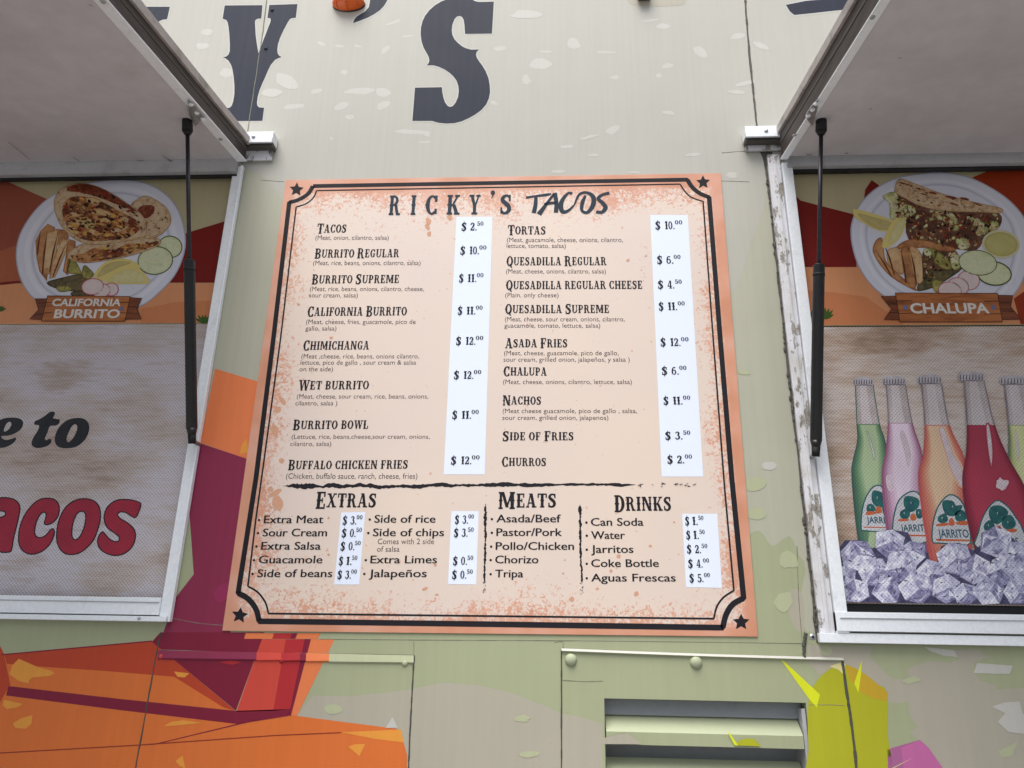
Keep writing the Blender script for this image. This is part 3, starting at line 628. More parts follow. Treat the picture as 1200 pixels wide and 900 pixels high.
# hatch rails (the gutter above each hatch) with their cut ends
def rail(xe, xo, px_top, px_mid, px_low, xlow, name='hinge_rail'):
    zt_, zm_, zl_ = P(xe, px_top, -.03).z, P(xe, px_mid, -.03).z, P(xe, px_low, -.01).z
    xa = P(xe, px_top, -.03).x; xb = xo; xc = P(xlow, px_low, -.01).x
    q = MB(); q.box(min(xa, xb), max(xa, xb), -.038, -.002, zm_, zt_, M_white); q.box(min(xa, xb), max(xa, xb), -.042, -.036, zm_-.007, zm_+.010, M_white)
    q.box(min(xa, xb)+.002, max(xa, xb)-.002, -.030, -.003, zm_-.012, zm_+.002, M_caulk)
    q.box(min(xc, xb), max(xc, xb), -.010, -.002, zl_, zm_-.010, M_chip)
    r_ = q.build(name, truck, bevel=.0012)
    s = MB(); xs = xa+(-.055 if xb < xa else .055); s.dome((xs, -.0425, (zt_+zm_)/2-.004), .006, .003, M_steel); s.build('screw', r_, True)
rail(322, -2.1, 156, 167, 187, 318); rail(872, 2.15, 150, 161, 176, 874)

# header bars between hatch and posters
def header(xa, xb, y0px, y1px, xref):
    z1_, z0_ = P(xref, y0px, -.03).z, P(xref, y1px, -.012).z
    q = MB(); q.box(xa, xb, -.020, .0, z0_+.014, z1_+.02, M_header); q.box(xa, xb, -.028, .0, z0_, z0_+.012, M_header); q.box(xa, xb, -.014, .0, z0_-.006, z0_-.0005, M_dark)
    q.build('header_bar', truck, bevel=.001)
header(wl_l-.02, P(281, 200).x, 192, 206.5, 140); header(P(919, 192).x, wr_r+.02, 184, 196, 1100)

# window frames
def frame(mb_name, parts, win):
    q = MB()
    for (x0, x1, y0, y1, z0, z1, mt) in parts: q.box(x0, x1, y0, y1, z0, z1, mt)
    return q.build(mb_name, win, bevel=.0015)
winL = empty('serving_window', ((wl_l+wl_r)/2, 0, wl_b), '', ''); winL.parent = truck
winR = empty('serving_window', ((wr_l+wr_r)/2, 0, wr_b), '', ''); winR.parent = truck
for o in (winL, winR):
    for k in ('label', 'category'): del o[k]
    o.location = WL[o]
fo = P(258.5, 378).x; zb0, zb1, zb2 = P(95, 699, -.012).z, P(95, 721, -.012).z, P(95, 727, -.012).z
zt_ = wl_t+.012
frame('window_jamb', [(wl_r, fo-.006, -.012, .03, zb1, zt_, M_white), (fo-.0055, fo, -.017, -.0025, zb2, zt_, M_white)], winL)
frame('window_jamb', [(wl_l-.02, wl_l, -.012, .03, zb1, zt_, M_white)], winL)
frame('window_sill_rail', [(wl_l-.02, wl_r-.0005, -.018, .03, zb1+.003, zb0, M_white), (wl_l-.02, fo-.006, -.023, -.0025, zb2, zb1, M_white), (wl_l-.02, wl_r-.001, -.0205, .0, zb0-.012, zb0-.010, M_header)], winL)
# right: sealant, chipped flange, inner strip
sx0 = P(893, 182).x; fx0 = P(911, 305).x; fx1 = P(926, 305).x; ix1 = P(939, 305).x
rb0, rb1, rb2 = P(1100, 719, -.012).z, P(1100, 744, -.012).z, P(1100, 755.5, -.012).z
rt = P(900, 184).z
q = MB(); n_ = 70; za = [rb2+(rt-rb2)*i/n_ for i in range(n_+1)]; lo_ = []; d_ = 0
for z_ in za: d_ = .7*d_+random.uniform(-.0016, .0016); lo_.append(Vector((fx0-.0065+d_, -.0022, z_)))
q.poly([lo_+[Vector((fx0+.001, -.0022, z_)) for z_ in za[::-1]]], M_caulk)
for k in range(70):
    z_ = random.uniform(rb2, rt); q.dome((fx0-.004+random.uniform(-.003, .002), -.002, z_), random.uniform(.002, .004), random.uniform(.0015, .004), M_caulk, 8, 3, rz=random.uniform(1, 3))
cut(q, smooth([(889, 174), (894, 171), (903, 173), (905, 181), (900, 190), (897, 200), (894, 186)], 3), M_caulk, -.0002); q.build('sealant_bead', winR, True)
frame('window_flange', [(fx0, fx1, -.012, .0, rb1, rt, M_chip), (fx0+.012, fx0+.020, -.017, -.011, rb1, rt-.01, M_chip)], winR)
frame('window_jamb', [(fx1+.0015, wr_l, -.020, .03, rb1, wr_t+.01, M_white)], winR)
frame('window_jamb', [(wr_r, wr_r+.03, -.012, .03, rb1, wr_t+.01, M_white)], winR)
frame('window_sill_rail', [(fx1+.0015, wr_r+.03, -.022, .03, rb1+.004, rb0, M_white), (fx0-.004, wr_r+.03, -.018, -.0025, rb2, rb1, M_white), (fx1+.01, wr_r, -.0245, .0, rb0-.014, rb0-.012, M_header)], winR)
s = MB(); c = P(952, 746.5, -.0185); s.dome(c, .0075, .004, M_steel); s.tube(c+Vector((0, -.0035, 0)), c+Vector((0, -.0048, 0)), .003, .003, M_dark, 10); s.build('screw', winR, True)
s = MB(); c = P(163, 724.5, -.0235); s.dome(c, .004, .003, M_steel); s.build('screw', winL, True)

# raised hatches
TL = math.radians(9.7)
HD = Vector((0, -math.cos(TL), -math.sin(TL))); HN = Vector((0, math.sin(TL), -math.cos(TL)))   # HN points down out of the underside
def hatch(H0, edge_in, edge_out, rim, lip, xfar, side):
    """edge pixels lie at the top of the photo on the flange, the channel and the lip"""
    xa = PL(*edge_in, H0, HN).x; pb = PL(*edge_out, H0, HN); xb = pb.x
    pr = PX(*rim, xb); h = (pr-H0).dot(-HN); ph = PX(*lip, xb); hl = (ph-H0).dot(-HN)
    def B(mb, x0, x1, s0, s1, h0, h1, mt):
        f = lambda x, s_, hh: Vector((x, 0, 0))+Vector((0, H0.y, H0.z))+HD*s_-HN*hh
        mb.hexa([f(x0, s0, h0), f(x1, s0, h0), f(x1, s1, h0), f(x0, s1, h0), f(x0, s0, h1), f(x1, s0, h1), f(x1, s1, h1), f(x0, s1, h1)], mt)
    L_ = 1.28; sg = side
    root = empty('awning_hatch', (xb, H0.y, H0.z), '', ''); root.parent = truck
    for k in ('label', 'category'): del root[k]
    q = MB(); B(q, xfar, xb-sg*.012, .012, L_, .004, h-.004, M_hatch); q.build('hatch_skin', root)
    q = MB(); B(q, xa, xb-sg*.001, .0, L_+.003, .0, .0035, M_white); B(q, xfar, xa, L_-.05, L_+.003, .0005, .0035, M_white); q.build('hatch_flange', root, bevel=.0008)
    q = MB(); B(q, xb-sg*.0115, xb-sg*.004, .0, L_, .0045, hl, M_hatchdark); B(q, xb-sg*.004, xb-sg*.0025, .0, L_, .0045+hl*.55, .0045+hl*.62, M_caulk); q.build('hatch_channel', root)
    q = MB(); B(q, xb-sg*.0118, xb+sg*.003, -.006, L_+.004, hl+.0005, h, M_lip); B(q, xfar, xb-sg*.012, L_, L_+.004, .004, h, M_lip); q.build('hatch_lip', root, bevel=.001)
    return root, xa, xb, h, B
HL0 = P(140, 192, -.03); HR0 = P(1100, 184, -.03)
hL, xaL, xbL, hhL, BL = hatch(HL0, (109, 0), (126, 0), (164, 0), (153, 0), -2.03, 1)
hR, xaR, xbR, hhR, BR = hatch(HR0, (1044, 0), (1031, 0), (995, 0), (1003, 0), 2.1, -1)
def marks(root, H0, polys, mt, name):
    q = MB()
    for k, pl_ in enumerate(polys):
        w3 = [PL(x, y, H0, HN)+HN*(.00006+.00002*k) for x, y in pl_]; w3 = [p+(-HN)*.0-(-HN)*0 for p in w3]
        lo = [Vector((p.x, 0, p.y)) for p in w3]; tr = tessellate_polygon([[Vector((p.x, p.y, 0)) for p in w3]]); b0 = len(q.v); q.v += [p-HN*.004+HN*.004 for p in w3]
        for t in tr: q.f.append(tuple(b0+i for i in t)); q.mi.append(q._m(mt))
    return q.build(name, root)
M_smear = paint('hatch_wipe_mark', (209, 206, 210), (180, 174, 177), .5, .4, 6, .4, .7)
M_scr = paint('hatch_scratch', (110, 102, 104), (70, 66, 66), .5, .5, 30)
def arcband(cx, cy, rx, ry, t, a0, a1, n=22):
    o = [(cx+rx*math.cos(math.radians(a0+(a1-a0)*i/n)), cy+ry*math.sin(math.radians(a0+(a1-a0)*i/n))) for i in range(n+1)]
    w_ = [t*math.sin(math.pi*i/n) for i in range(n+1)]
    return o+[(cx+(rx-w_[i])*math.cos(math.radians(a0+(a1-a0)*i/n)), cy+(ry-w_[i]*.8)*math.sin(math.radians(a0+(a1-a0)*i/n))) for i in range(n, -1, -1)]
def tick(x, y, l, a, w_=.7):
    c_, s_ = math.cos(math.radians(a)), math.sin(math.radians(a)); return [(x, y), (x+l*c_, y+l*s_), (x+l*c_-w_*s_, y+l*s_+w_*c_), (x-w_*s_, y+w_*c_)]
def bracket(root, H0, pts, screws):
    q = MB(); w3 = [PL(x, y, H0, HN)+HN*.002 for x, y in pts]
    b0 = len(q.v); n = len(w3)
    q.face(w3, M_steel); q.face([p+HN*.003 for p in w3][::-1], M_steel)
    for i in range(n): q.face([w3[i], w3[(i+1) % n], w3[(i+1) % n]+HN*.003, w3[i]+HN*.003], M_steel)
    br = q.build('strut_bracket', root)
    for x, y in screws:
        s = MB(); p = PL(x, y, H0, HN)+HN*.005; s.tube(p, p+HN*.004, .0065, .004, M_white, 12); s.build('screw', root, True)
bracket(hL, HL0, [(220, 115), (228, 121), (240, 136), (234, 141), (229, 146), (222, 133)], [(224, 120), (231, 130), (238, 137)])
bracket(hR, HR0, [(959, 114), (957, 128), (952, 146), (947, 140), (944, 133), (951, 122)], [(947, 133), (952, 126), (956, 119)])
for H0, root, ps in ((HL0, hL, ((258.5, 163), (121, 1.5))), (HR0, hR, ((1022, 20), (931, 158)))):
    for x, y in ps:
        s = MB(); p = PL(x, y, H0, HN); s.tube(p+HN*.0005, p+HN*.003, .006, .004, M_steel, 12); s.build('screw', root, True)
marks(hL, HL0, [tick(10, 166, 32, 40, .5), tick(86, 184, 9, 35), tick(190, 182, 12, 30), tick(196, 187, 6, 20), tick(160, 188, 8, 0), tick(104, 5, 5, 20)], M_scr, 'scratch')
marks(hR, HR0, [tick(945, 181, 6, 0, 1), tick(990, 179, 4, 0, 1), tick(1018, 128, 4, -20), tick(1052, 68, 5, -10)], M_scr, 'scratch')
# gas struts
def strut(H0, top, joint, bot, yb):
    A = PL(*top, H0, HN)+HN*.012; C_ = P(*bot, yb)
    J = A+(C_-A)*((joint[1]-top[1])/(bot[1]-top[1])); best = None
    for i in range(400):
        t = i/400; p = A+(C_-A)*t; d = p-CP; y = 450-F*d.dot(CU)/d.dot(_f)
        if best is None or abs(y-joint[1]) < best[0]: best = (abs(y-joint[1]), p)
    J = best[1]; D = (C_-A).normalized()
    root = empty('gas_strut', A, '', ''); root.parent = truck
    for k in ('label', 'category'): del root[k]
    q = MB(); q.tube(A, J+D*.05, .0052, .0052, M_rod); q.build('strut_rod', root, True)
    q = MB(); q.tube(J, C_-D*.03, .0135, .0135, M_black, 24, False); q.tube(J-D*.004, J, .009, .0135, M_black, 24); q.tube(J+D*.020, J+D*.026, .0141, .0141, M_rubber, 24); q.tube(C_-D*.03, C_-D*.012, .0135, .009, M_black, 24); q.build('strut_cylinder', root, True)
    q = MB()
    q.tube(A-D*.028, A+D*.012, .0125, .0135, M_rubber, 12); q.tube(A+D*.012, A+D*.022, .0135, .0075, M_rubber, 12); q.build('end_fitting', root, True)
    q = MB(); q.tube(C_-D*.014, C_+D*.008, .010, .009, M_rubber, 12); q.tube(C_+Vector((0, -.006, 0)), C_+Vector((0, abs(yb)-.004, 0)), .006, .006, M_steel, 12); q.build('end_fitting', root, True)
    return root
strut(HL0, (220, 143), (222.5, 306), (225, 516), -.045)
strut(HR0, (962, 143), (959, 311), (956, 531), -.045)

# ------------------------------------------------------------------ menu sign
MX = P(575, 475); sign = empty('menu_sign', (0, 0, P(575, 742).z), 'square cream and salmon menu board with white price strips between the serving windows', 'menu sign')
corners = [(335, 211), (844.5, 203), (888, 746), (260.5, 739)]
YB = -.0035
q = MB(); cs = PP(corners, YB); q.poly([cs], M_board)
for i in range(4):
    a, c = cs[i], cs[(i+1) % 4]; q.face([a, c, c+Vector((0, .0031, 0)), a+Vector((0, .0031, 0))], M_board)
q.build('panel', sign)
Y1, Y2, Y3 = YB-.0003, YB-.0007, YB-.0012
def line(paths, wd, name, mat=M_ink, Y=Y1):
    q = MB(); pts = []
    for kind, ps in paths: pts += smooth(ps, 7, False) if kind == 'c' else ps
    pts = [p for i, p in enumerate(pts) if i == 0 or math.hypot(p[0]-pts[i-1][0], p[1]-pts[i-1][1]) > .3]; w3 = PP(pts if math.hypot(pts[0][0]-pts[-1][0], pts[0][1]-pts[-1][1]) < .3 else pts+[pts[0]], Y); q.ribbon(w3, wd, mat); return q.build(name, sign)
line([('c', [(366.7, 218), (805.6, 210.5)]), ('c', [(805.6, 210.5), (811, 219), (820, 226.5), (831, 231)]), ('l', [(831, 231), (844.3, 400), (857.5, 560), (871.5, 701)]), ('c', [(871.5, 701), (859, 708), (851, 720), (847, 735.5)]), ('l', [(847, 735.5), (580, 731.5), (303.6, 728)]), ('c', [(303.6, 728), (300, 714), (291, 702), (279, 695)]), ('l', [(279, 695), (300, 560), (320, 400), (339, 237)]), ('c', [(339, 237), (350, 234), (361, 227), (366.7, 218)])], .0125, 'border_line')
line([('l', [(371, 223.3), (797, 215.7)]), ('c', [(797, 215.7), (804, 226), (812, 232), (824, 236)]), ('l', [(824, 236), (836, 400), (849, 570), (860, 692)]), ('c', [(860, 692), (848, 700), (840, 711), (836.5, 725)]), ('l', [(836.5, 725), (580, 722), (314.6, 719)]), ('c', [(314.6, 719), (311, 706), (302, 694), (290.5, 687)]), ('l', [(290.5, 687), (299.6, 610), (309.3, 540), (329, 395), (347, 242.5)]), ('c', [(347, 242.5), (358, 239), (367, 232), (371, 223.3)])], .0042, 'border_hairline')
for cx, cy, r, rot in ((347.5, 222, 8.6, 4), (824, 213.5, 8.4, -2), (281, 721, 10, 8), (868.5, 729, 10.2, 0)):
    q = MB(); pts = []
    for i in range(10):
        t = math.radians(-90+36*i+rot); k = r if i % 2 == 0 else r*.48
        pts += [(cx+k*math.cos(t)*1.02, cy+k*math.sin(t))]
    cut(q, smooth(pts, 2), M_ink, Y1); q.build('star', sign)
# title
for ch, x0, x1 in (('R', 455, 468.5), ('I', 480.5, 487), ('C', 498, 512.5), ('K', 523, 538.5), ('Y', 549, 562.5), ('S', 585.5, 599.5)):
    q = MB(); slab(q, ch, x0, x1, 252 - (x0-455)*.009, 23, M_title, Y2); q.build('title_letter', sign)
q = MB(); slab(q, "'", 573.5, 580, 251, 28, M_title, Y2); q.build('title_letter', sign)
q = MB(); Zt = zoomed(440, 200, 4)
for pts, ws in (([(706, 126), (750, 119), (800, 113), (824, 108)], [.0075, .006, .009, .004]), ([(752, 122), (750, 160), (742, 198)], [.009, .011, .012]), ([(838, 106), (806, 150), (766, 204)], [.006, .008, .015]), ([(840, 104), (848, 150), (846, 196)], [.012, .011, .012]), ([(790, 158), (820, 152), (852, 150)], [.007, .009, .008]), ([(922, 108), (905, 104), (882, 128), (868, 162), (878, 192), (905, 186), (932, 160)], [.009, .006, .010, .014, .012, .008, .004]), ([(932, 160), (955, 112), (990, 102), (1020, 122), (1020, 160), (994, 195), (968, 186), (970, 150), (985, 115)], [.004, .007, .008, .013, .013, .009, .008, .011, .006]), ([(1096, 104), (1064, 112), (1044, 130), (1064, 150), (1078, 172), (1062, 194), (1034, 192)], [.009, .008, .010, .011, .013, .009, .009])):
    p = smooth(Zt(pts), 6, False); n = len(p); wv = []
    for i in range(n):
        t = i/(n-1)*(len(ws)-1); k = min(int(t), len(ws)-2); wv.append(ws[k]+(ws[k+1]-ws[k])*(t-k))
    yy = Y2-.00008*len(q.v) % .0006 if False else Y2
    q.ribbon([P(a, c, Y2-.00006*(len(q.mats)+len(q.f)//30)) for a, c in p], wv, M_title)
q.build('title_word', sign)

DISHES = [('Tacos', 371.3, 405.6, 272.8), ('Burrito Regular', 368.5, 467.5, 302), ('Burrito Supreme', 365, 467.5, 332.3), ('California Burrito', 360, 476.5, 370.3), ('Chimichanga', 355, 432.3, 410), ('Wet burrito', 349.5, 431.9, 456.6), ('Burrito bowl', 343, 431.4, 503), ('Buffalo chicken fries', 337.3, 477.8, 550),
          ('Tortas', 595, 639.5, 274.6), ('Quesadilla Regular', 593.6, 710.8, 311), ('Quesadilla regular cheese', 593, 753, 339), ('Quesadilla Supreme', 592, 714, 367), ('Asada Fries', 592, 665, 407), ('Chalupa', 590, 640.8, 440), ('Nachos', 589, 634.2, 474), ('Side of Fries', 588.8, 672.3, 516), ('Churros', 588, 640, 546)]
for t, x0, x1, yb in DISHES:
    q = MB(); slab(q, t, x0, x1, yb, 9.6 if x0 > 500 or yb < 350 else 10, M_ink, Y1, caps=1.25, yb1=yb-.006*(x1-x0)+ (0.5 if x0 > 500 else 0)); q.build('dish_name', sign)
for t, x0, x1, yb, h in (('Extras', 369.6, 440.5, 594.6, 16.5), ('Meats', 584, 652, 594.8, 16.5), ('Drinks', 720, 787, 598.6, 16.5)):
    q = MB(); slab(q, t, x0, x1, yb, h, M_ink, Y1, caps=1.22); q.build('section_heading', sign)
DESC = [('(Meat, onion, cilantro, salsa)', 369.5, 455.3, 281), ('(Meat, rice, beans, onions, cilantro, salsa)', 366.7, 492.7, 310.6), ('(Meat, rice, beans, onions, cilantro, cheese,', 363, 496.6, 341), ('sour cream, salsa)', 362, 419, 348.5), ('(Meat, cheese, fries, guacamole, pico de', 358.5, 487, 379.6), ('gallo, salsa)', 357.8, 394, 387.3), ('(Meat ,cheese, rice, beans, onions cilantro,', 353, 491, 420), ('lettuce, pico de gallo , sour cream & salsa', 352, 487.5, 427.3), ('on the side)', 350.7, 390, 435), ('(Meat, cheese, sour cream, rice, beans, onions,', 347.6, 501.8, 467), ('cilantro, salsa )', 346, 395, 475), ('(Lettuce, rice, beans,cheese,sour cream, onions,', 341.6, 503.5, 514.2), ('cilantro, salsa)', 340, 388, 522.6), ('(Chicken, buffalo sauce, ranch, cheese, fries)', 335, 489, 561),
        ('(Meat, guacamole, cheese, onions, cilantro,', 594, 730, 283.6), ('lettuce, tomato, salsa)', 593.7, 663, 290.5), ('(Meat, cheese, onions, cilantro, salsa)', 593, 710, 320.4), ('(Plain, only cheese)', 592, 654.6, 348.3), ('(Meat, cheese, sour cream, onions, cilantro,', 591.7, 732, 376.5), ('guacamole, tomato, lettuce, salsa)', 591, 703.4, 384), ('(Meat, cheese, guacamole, pico de gallo,', 590.7, 725, 416.2), ('sour cream, grilled onion, jalapeños, y salsa )', 590, 738, 423.8), ('(Meat, cheese, onions, cilantro, lettuce, salsa)', 589.5, 740.5, 450), ('(Meat cheese guacamole, pico de gallo , salsa,', 589, 746.5, 484), ('sour cream, grilled onion, jalapenos)', 588.7, 713, 492), ('Comes with 2 side', 442.5, 508.5, 637.6), ('of salsa', 441.7, 468, 646.5)]
for t, x0, x1, yb in DESC:
    q = MB(); plain(q, t, x0, x1, yb, M_ink2, Y1, cap=5.4 if yb < 560 else 6.6, bold=-.004); q.build('dish_description', sign)
ITEMS = [('Extra Meat', 309, 378.4, 613), ('Sour Cream', 307.7, 382.8, 628.4), ('Extra Salsa', 305.8, 375.4, 644), ('Guacamole', 303, 377.3, 660), ('Side of beans', 301.4, 389, 676.2), ('Side of rice', 438.7, 510, 612.4), ('Side of chips', 437, 520, 628.2), ('Extra Limes', 434, 511.8, 660), ('Jalapeños', 432.3, 499.7, 676.2), ('Asada/Beef', 581.8, 657, 612), ('Pastor/Pork', 581.8, 658.3, 628), ('Pollo/Chicken', 581, 672.5, 644.2), ('Chorizo', 580.4, 630.8, 660), ('Tripa', 580.4, 613, 676.5), ('Can Soda', 692.6, 754, 616), ('Water', 693, 732.3, 631.4), ('Jarritos', 693, 742.2, 647.8), ('Coke Bottle', 693, 772, 664.3), ('Aguas Frescas', 693, 791.8, 681.3)]
for t, x0, x1, yb in ITEMS:
    q = MB()
    for d_ in (-.28, 0, .28): plain(q, t, x0+d_, x1+d_, yb+abs(d_)*.3, M_ink, Y1-.00008*(d_+.28)/.28, cap=9.2)
    bx = x0-5.4; cut(q, ell(bx, yb-3.6, 1.5, 1.5, n=10), M_ink, Y1); q.build('item_name', sign)
# price strips with their prices
STRIPS = [([(535, 254), (577, 254), (568, 556), (520, 556)], [(540.5, 566.5, 270, '2', '50'), (539, 570, 298, '10', '00'), (537.5, 566.5, 330.5, '11', '00'), (536, 565.5, 368.5, '11', '00'), (534, 566.3, 404, '12', '00'), (531.5, 564, 444, '12', '00'), (529.6, 561, 490.7, '11', '00'), (528, 562, 544, '12', '00')]),
          ([(762, 252), (806, 252), (824, 558.5), (775.5, 558.5)], [(768, 799.6, 268.5, '10', '00'), (770, 797.6, 309, '6', '00'), (771, 799, 338, '4', '50'), (772, 802.5, 363.5, '11', '00'), (774, 807, 405.5, '12', '00'), (775.5, 804.5, 439, '6', '00'), (777.5, 809, 474, '11', '00'), (779.5, 809, 515, '3', '50'), (782, 811, 543, '2', '00')]),
          ([(400, 600.5), (428, 600), (421, 685), (391.6, 685)], [(401, 424.6, 614.5, '3', '00'), (400, 424, 629.3, '0', '50'), (398.5, 422.5, 644.8, '0', '50'), (396.6, 418.6, 662, '1', '50'), (395, 418, 678.2, '3', '00')]),
          ([(529, 599), (561, 599), (558, 685), (525, 684.5)], [(532.7, 555.3, 613.6, '3', '00'), (531.6, 555, 629, '3', '50'), (530.5, 554.5, 662, '0', '50'), (529.4, 554, 678.2, '0', '50')]),
          ([(799.4, 602), (840.5, 602), (846, 689), (804, 688)], [(803, 824.4, 615.2, '1', '50'), (804.3, 825.8, 631.6, '1', '50'), (805, 829, 648.2, '2', '50'), (806.5, 831, 665.2, '4', '00'), (808, 832, 682.2, '5', '00')])]
for pts, prices in STRIPS:
    q = MB(); cut(q, pts, M_strip, Y1); st = q.build('price_strip', sign)
    for x0, x1, yb, a, c in prices:
        q = MB(); price(q, x0, x1, yb, 9.2 if yb < 560 else 9.6, a, c, M_ink, Y2); q.build('price', st)
# brushed divider lines
def rough_line(pts, w0, w1, name, gaps=0):
    q = MB(); p = smooth(pts, 60, False); up = []; dn = []
    (ax, ay), (bx, by) = p[0], p[-1]; l = math.hypot(bx-ax, by-ay); nx, ny = -(by-ay)/l, (bx-ax)/l; n = len(p)
    a_ = b_ = 0
    for i, (x, y) in enumerate(p):
        t = i/(n-1); wd = (w0+(w1-w0)*t)/2; a_ = .7*a_+random.uniform(-.45, .45)*wd; b_ = .7*b_+random.uniform(-.45, .45)*wd
        e = min(1, t*14, (1-t)*14+.1); up.append((x+nx*(wd+a_)*e, y+ny*(wd+a_)*e)); dn.append((x-nx*(wd+b_)*e, y-ny*(wd+b_)*e))
    cut(q, up+dn[::-1], M_ink, Y1)
    for i in range(gaps):
        x = random.uniform(p[-1][0]-10, p[-1][0]+gaps*4) if ny else p[-1][0]; 
        if abs(nx) > abs(ny): x, y = p[-1][0]+random.uniform(-1.6, 1.6), p[-1][1]+random.uniform(-4, 12)
        else: y = p[-1][1]+random.uniform(-2, 2)
        cut(q, ell(x, y, random.uniform(.5, 3 if abs(ny) > abs(nx) else .8), random.uniform(.3, .8), random.uniform(-20, 20), 8, .3), M_ink, Y1-.0001*(i+1))
    return q.build(name, sign)
rough_line([(331, 569.5), (450, 569.5), (600, 568), (745, 568)], 5.2, 2.8, 'divider_line', 18)
rough_line([(569, 590), (568.6, 640), (567.6, 684)], 3.2, 1.8, 'divider_line', 8)
rough_line([(679.6, 591), (680.5, 640), (681.8, 684)], 3.2, 1.8, 'divider_line', 8)
# printed splatter drips
q = MB(); M_spl = ink('splatter_ink', (204, 156, 128), .4)
for x, y, a, c in ((502, 259, 3.2, 4), (501, 266, 2.8, 4), (503, 274, 2.6, 3.5), (527, 255, 3, 4), (302, 560, 5, 4), (325, 590, 6, 9), (322, 578, 9, 3), (317, 573, 4, 3), (308, 546, 3, 5), (330, 540, 3.5, 3), (331, 470, 3, 5), (322, 505, 4, 8), (325, 480, 4, 4), (670, 702, 3.2, 2.8), (746, 696, 3, 3), (725, 652, 2.6, 2.4), (762, 640, 2, 1.6), (498, 690, 4, 1.6), (512, 697, 2, 1.5), (790, 612, 1.4, 1.4), (716, 669, 2, 2), (736, 305, 2, 1.8), (757, 300, 1.6, 1.2), (385, 650, 1.6, 1.6), (510, 662, 2, 2), (350, 357, 1.6, 1.6), (388, 396, 2.4, 1.6), (385, 607, 1.4, 1.4), (660, 672, 1.4, 1), (700, 690, 1.8, 1.4)):
    cut(q, ell(x, y, a, c, random.uniform(-30, 30), 12, .2), M_spl, YB-.00025)
q.build('splatter_print', sign)

# ------------------------------------------------------------------ food posters and window films
YP = DEP     # posters and films lie a little behind the outer skin
def layer(k): return YP-.00025*k
M_pkhaki = vinyl('poster_khaki', (186, 176, 140)); M_psand = vinyl('poster_sand', (218, 150, 106)); M_psand2 = vinyl('poster_sand_shadow', (208, 132, 88)); M_pbrown = vinyl('poster_rock', (150, 78, 58)); M_pbrown2 = vinyl('poster_rock_light', (172, 96, 66)); M_pmar = vinyl('poster_maroon', (122, 24, 18)); M_prust = vinyl('poster_rust', (150, 52, 20))
M_plate3 = vinyl('plate_edge', (176, 178, 196), .06); M_plate4 = vinyl('plate_bright', (226, 227, 238), .06); M_plate = vinyl('plate_white', (217, 219, 232), .06); M_plate2 = vinyl('plate_well', (196, 198, 214), .06)
M_tort = food('tortilla', [(112, 72, 44), (186, 150, 108), (210, 184, 146), (160, 114, 72)], 40)
M_char = food('charred_tortilla', [(70, 24, 14), (120, 46, 22), (168, 96, 54)], 60)
M_fill = food('burrito_filling', [(30, 18, 14), (112, 50, 26), (176, 112, 66), (200, 154, 98), (84, 34, 20), (176, 116, 56), (48, 32, 22), (150, 84, 50)], 42, vor=True)
M_meat = food('minced_meat', [(40, 22, 16), (92, 54, 38), (120, 76, 54), (66, 38, 28), (142, 102, 72)], 70, vor=True)
M_lett = food('lettuce', [(96, 110, 44), (190, 194, 120), (216, 214, 170), (140, 120, 70)], 60, vor=True)
M_fry = food('fries', [(124, 66, 30), (178, 114, 60), (204, 152, 94)], 26, 1); M_fry2 = food('fries_pale', [(164, 104, 54), (206, 164, 112), (220, 190, 140)], 26, 1)
M_grn = food('green_pepper', [(70, 68, 22), (136, 130, 48), (174, 164, 84)], 40); M_dkgrn = food('dark_pepper', [(38, 30, 16), (72, 60, 26), (108, 92, 40)], 40)
M_lem = food('lemon_flesh', [(200, 190, 120), (216, 206, 148)], 30); M_lemr = vinyl('lemon_rind', (222, 206, 130), .05); M_lem2 = food('lemon_shaded', [(176, 156, 88), (196, 180, 112)], 30)
M_cuc = food('cucumber', [(196, 206, 150), (214, 218, 180), (186, 200, 138)], 30); M_cucr = vinyl('cucumber_rind', (70, 88, 48), .05)
M_rad = food('radish', [(214, 190, 190), (224, 206, 204)], 30); M_radr = vinyl('radish_rind', (190, 70, 92), .05)
M_wood = food('plaque_wood', [(122, 64, 30), (178, 106, 56), (196, 126, 72)], 26, .6, stretch=(.25, 1, 2.4)); M_woodd = food('plaque_wood_dark', [(80, 36, 18), (120, 60, 30), (142, 78, 42)], 26, .6, stretch=(.25, 1, 2.4)); M_woodl = vinyl('plaque_outline', (52, 22, 12), .05); M_wtxt = vinyl('plaque_lettering', (226, 222, 216), .04); M_dot = vinyl('plaque_rivet', (112, 116, 150), .05)
M_cup = vinyl('sauce_cup', (208, 206, 176), .05); M_sauce = food('sauce', [(176, 168, 92), (190, 182, 108)], 30); M_leaf = vinyl('leaf_green', (62, 92, 34), .1)

def pic(name, root, shapes):
    """a printed item: (outline in pixels, material, layer)"""
    q = MB()
    for pts, mt, k in shapes:
        n_ = mt.name
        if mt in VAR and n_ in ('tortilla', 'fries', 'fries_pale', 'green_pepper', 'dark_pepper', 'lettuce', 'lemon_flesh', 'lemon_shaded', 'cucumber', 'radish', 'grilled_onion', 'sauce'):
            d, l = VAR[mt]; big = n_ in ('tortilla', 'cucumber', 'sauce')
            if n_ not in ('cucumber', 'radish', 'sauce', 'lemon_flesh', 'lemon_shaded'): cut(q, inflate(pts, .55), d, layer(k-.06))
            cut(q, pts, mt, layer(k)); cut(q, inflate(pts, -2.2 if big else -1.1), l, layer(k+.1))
        else: cut(q, pts, mt, layer(k))
    return q.build(name, root)
def ringed(name, root, e, edge, inner, k, t=1.5):
    return pic(name, root, [(e, edge, k), (inflate(e, -t), inner, k+.5)])
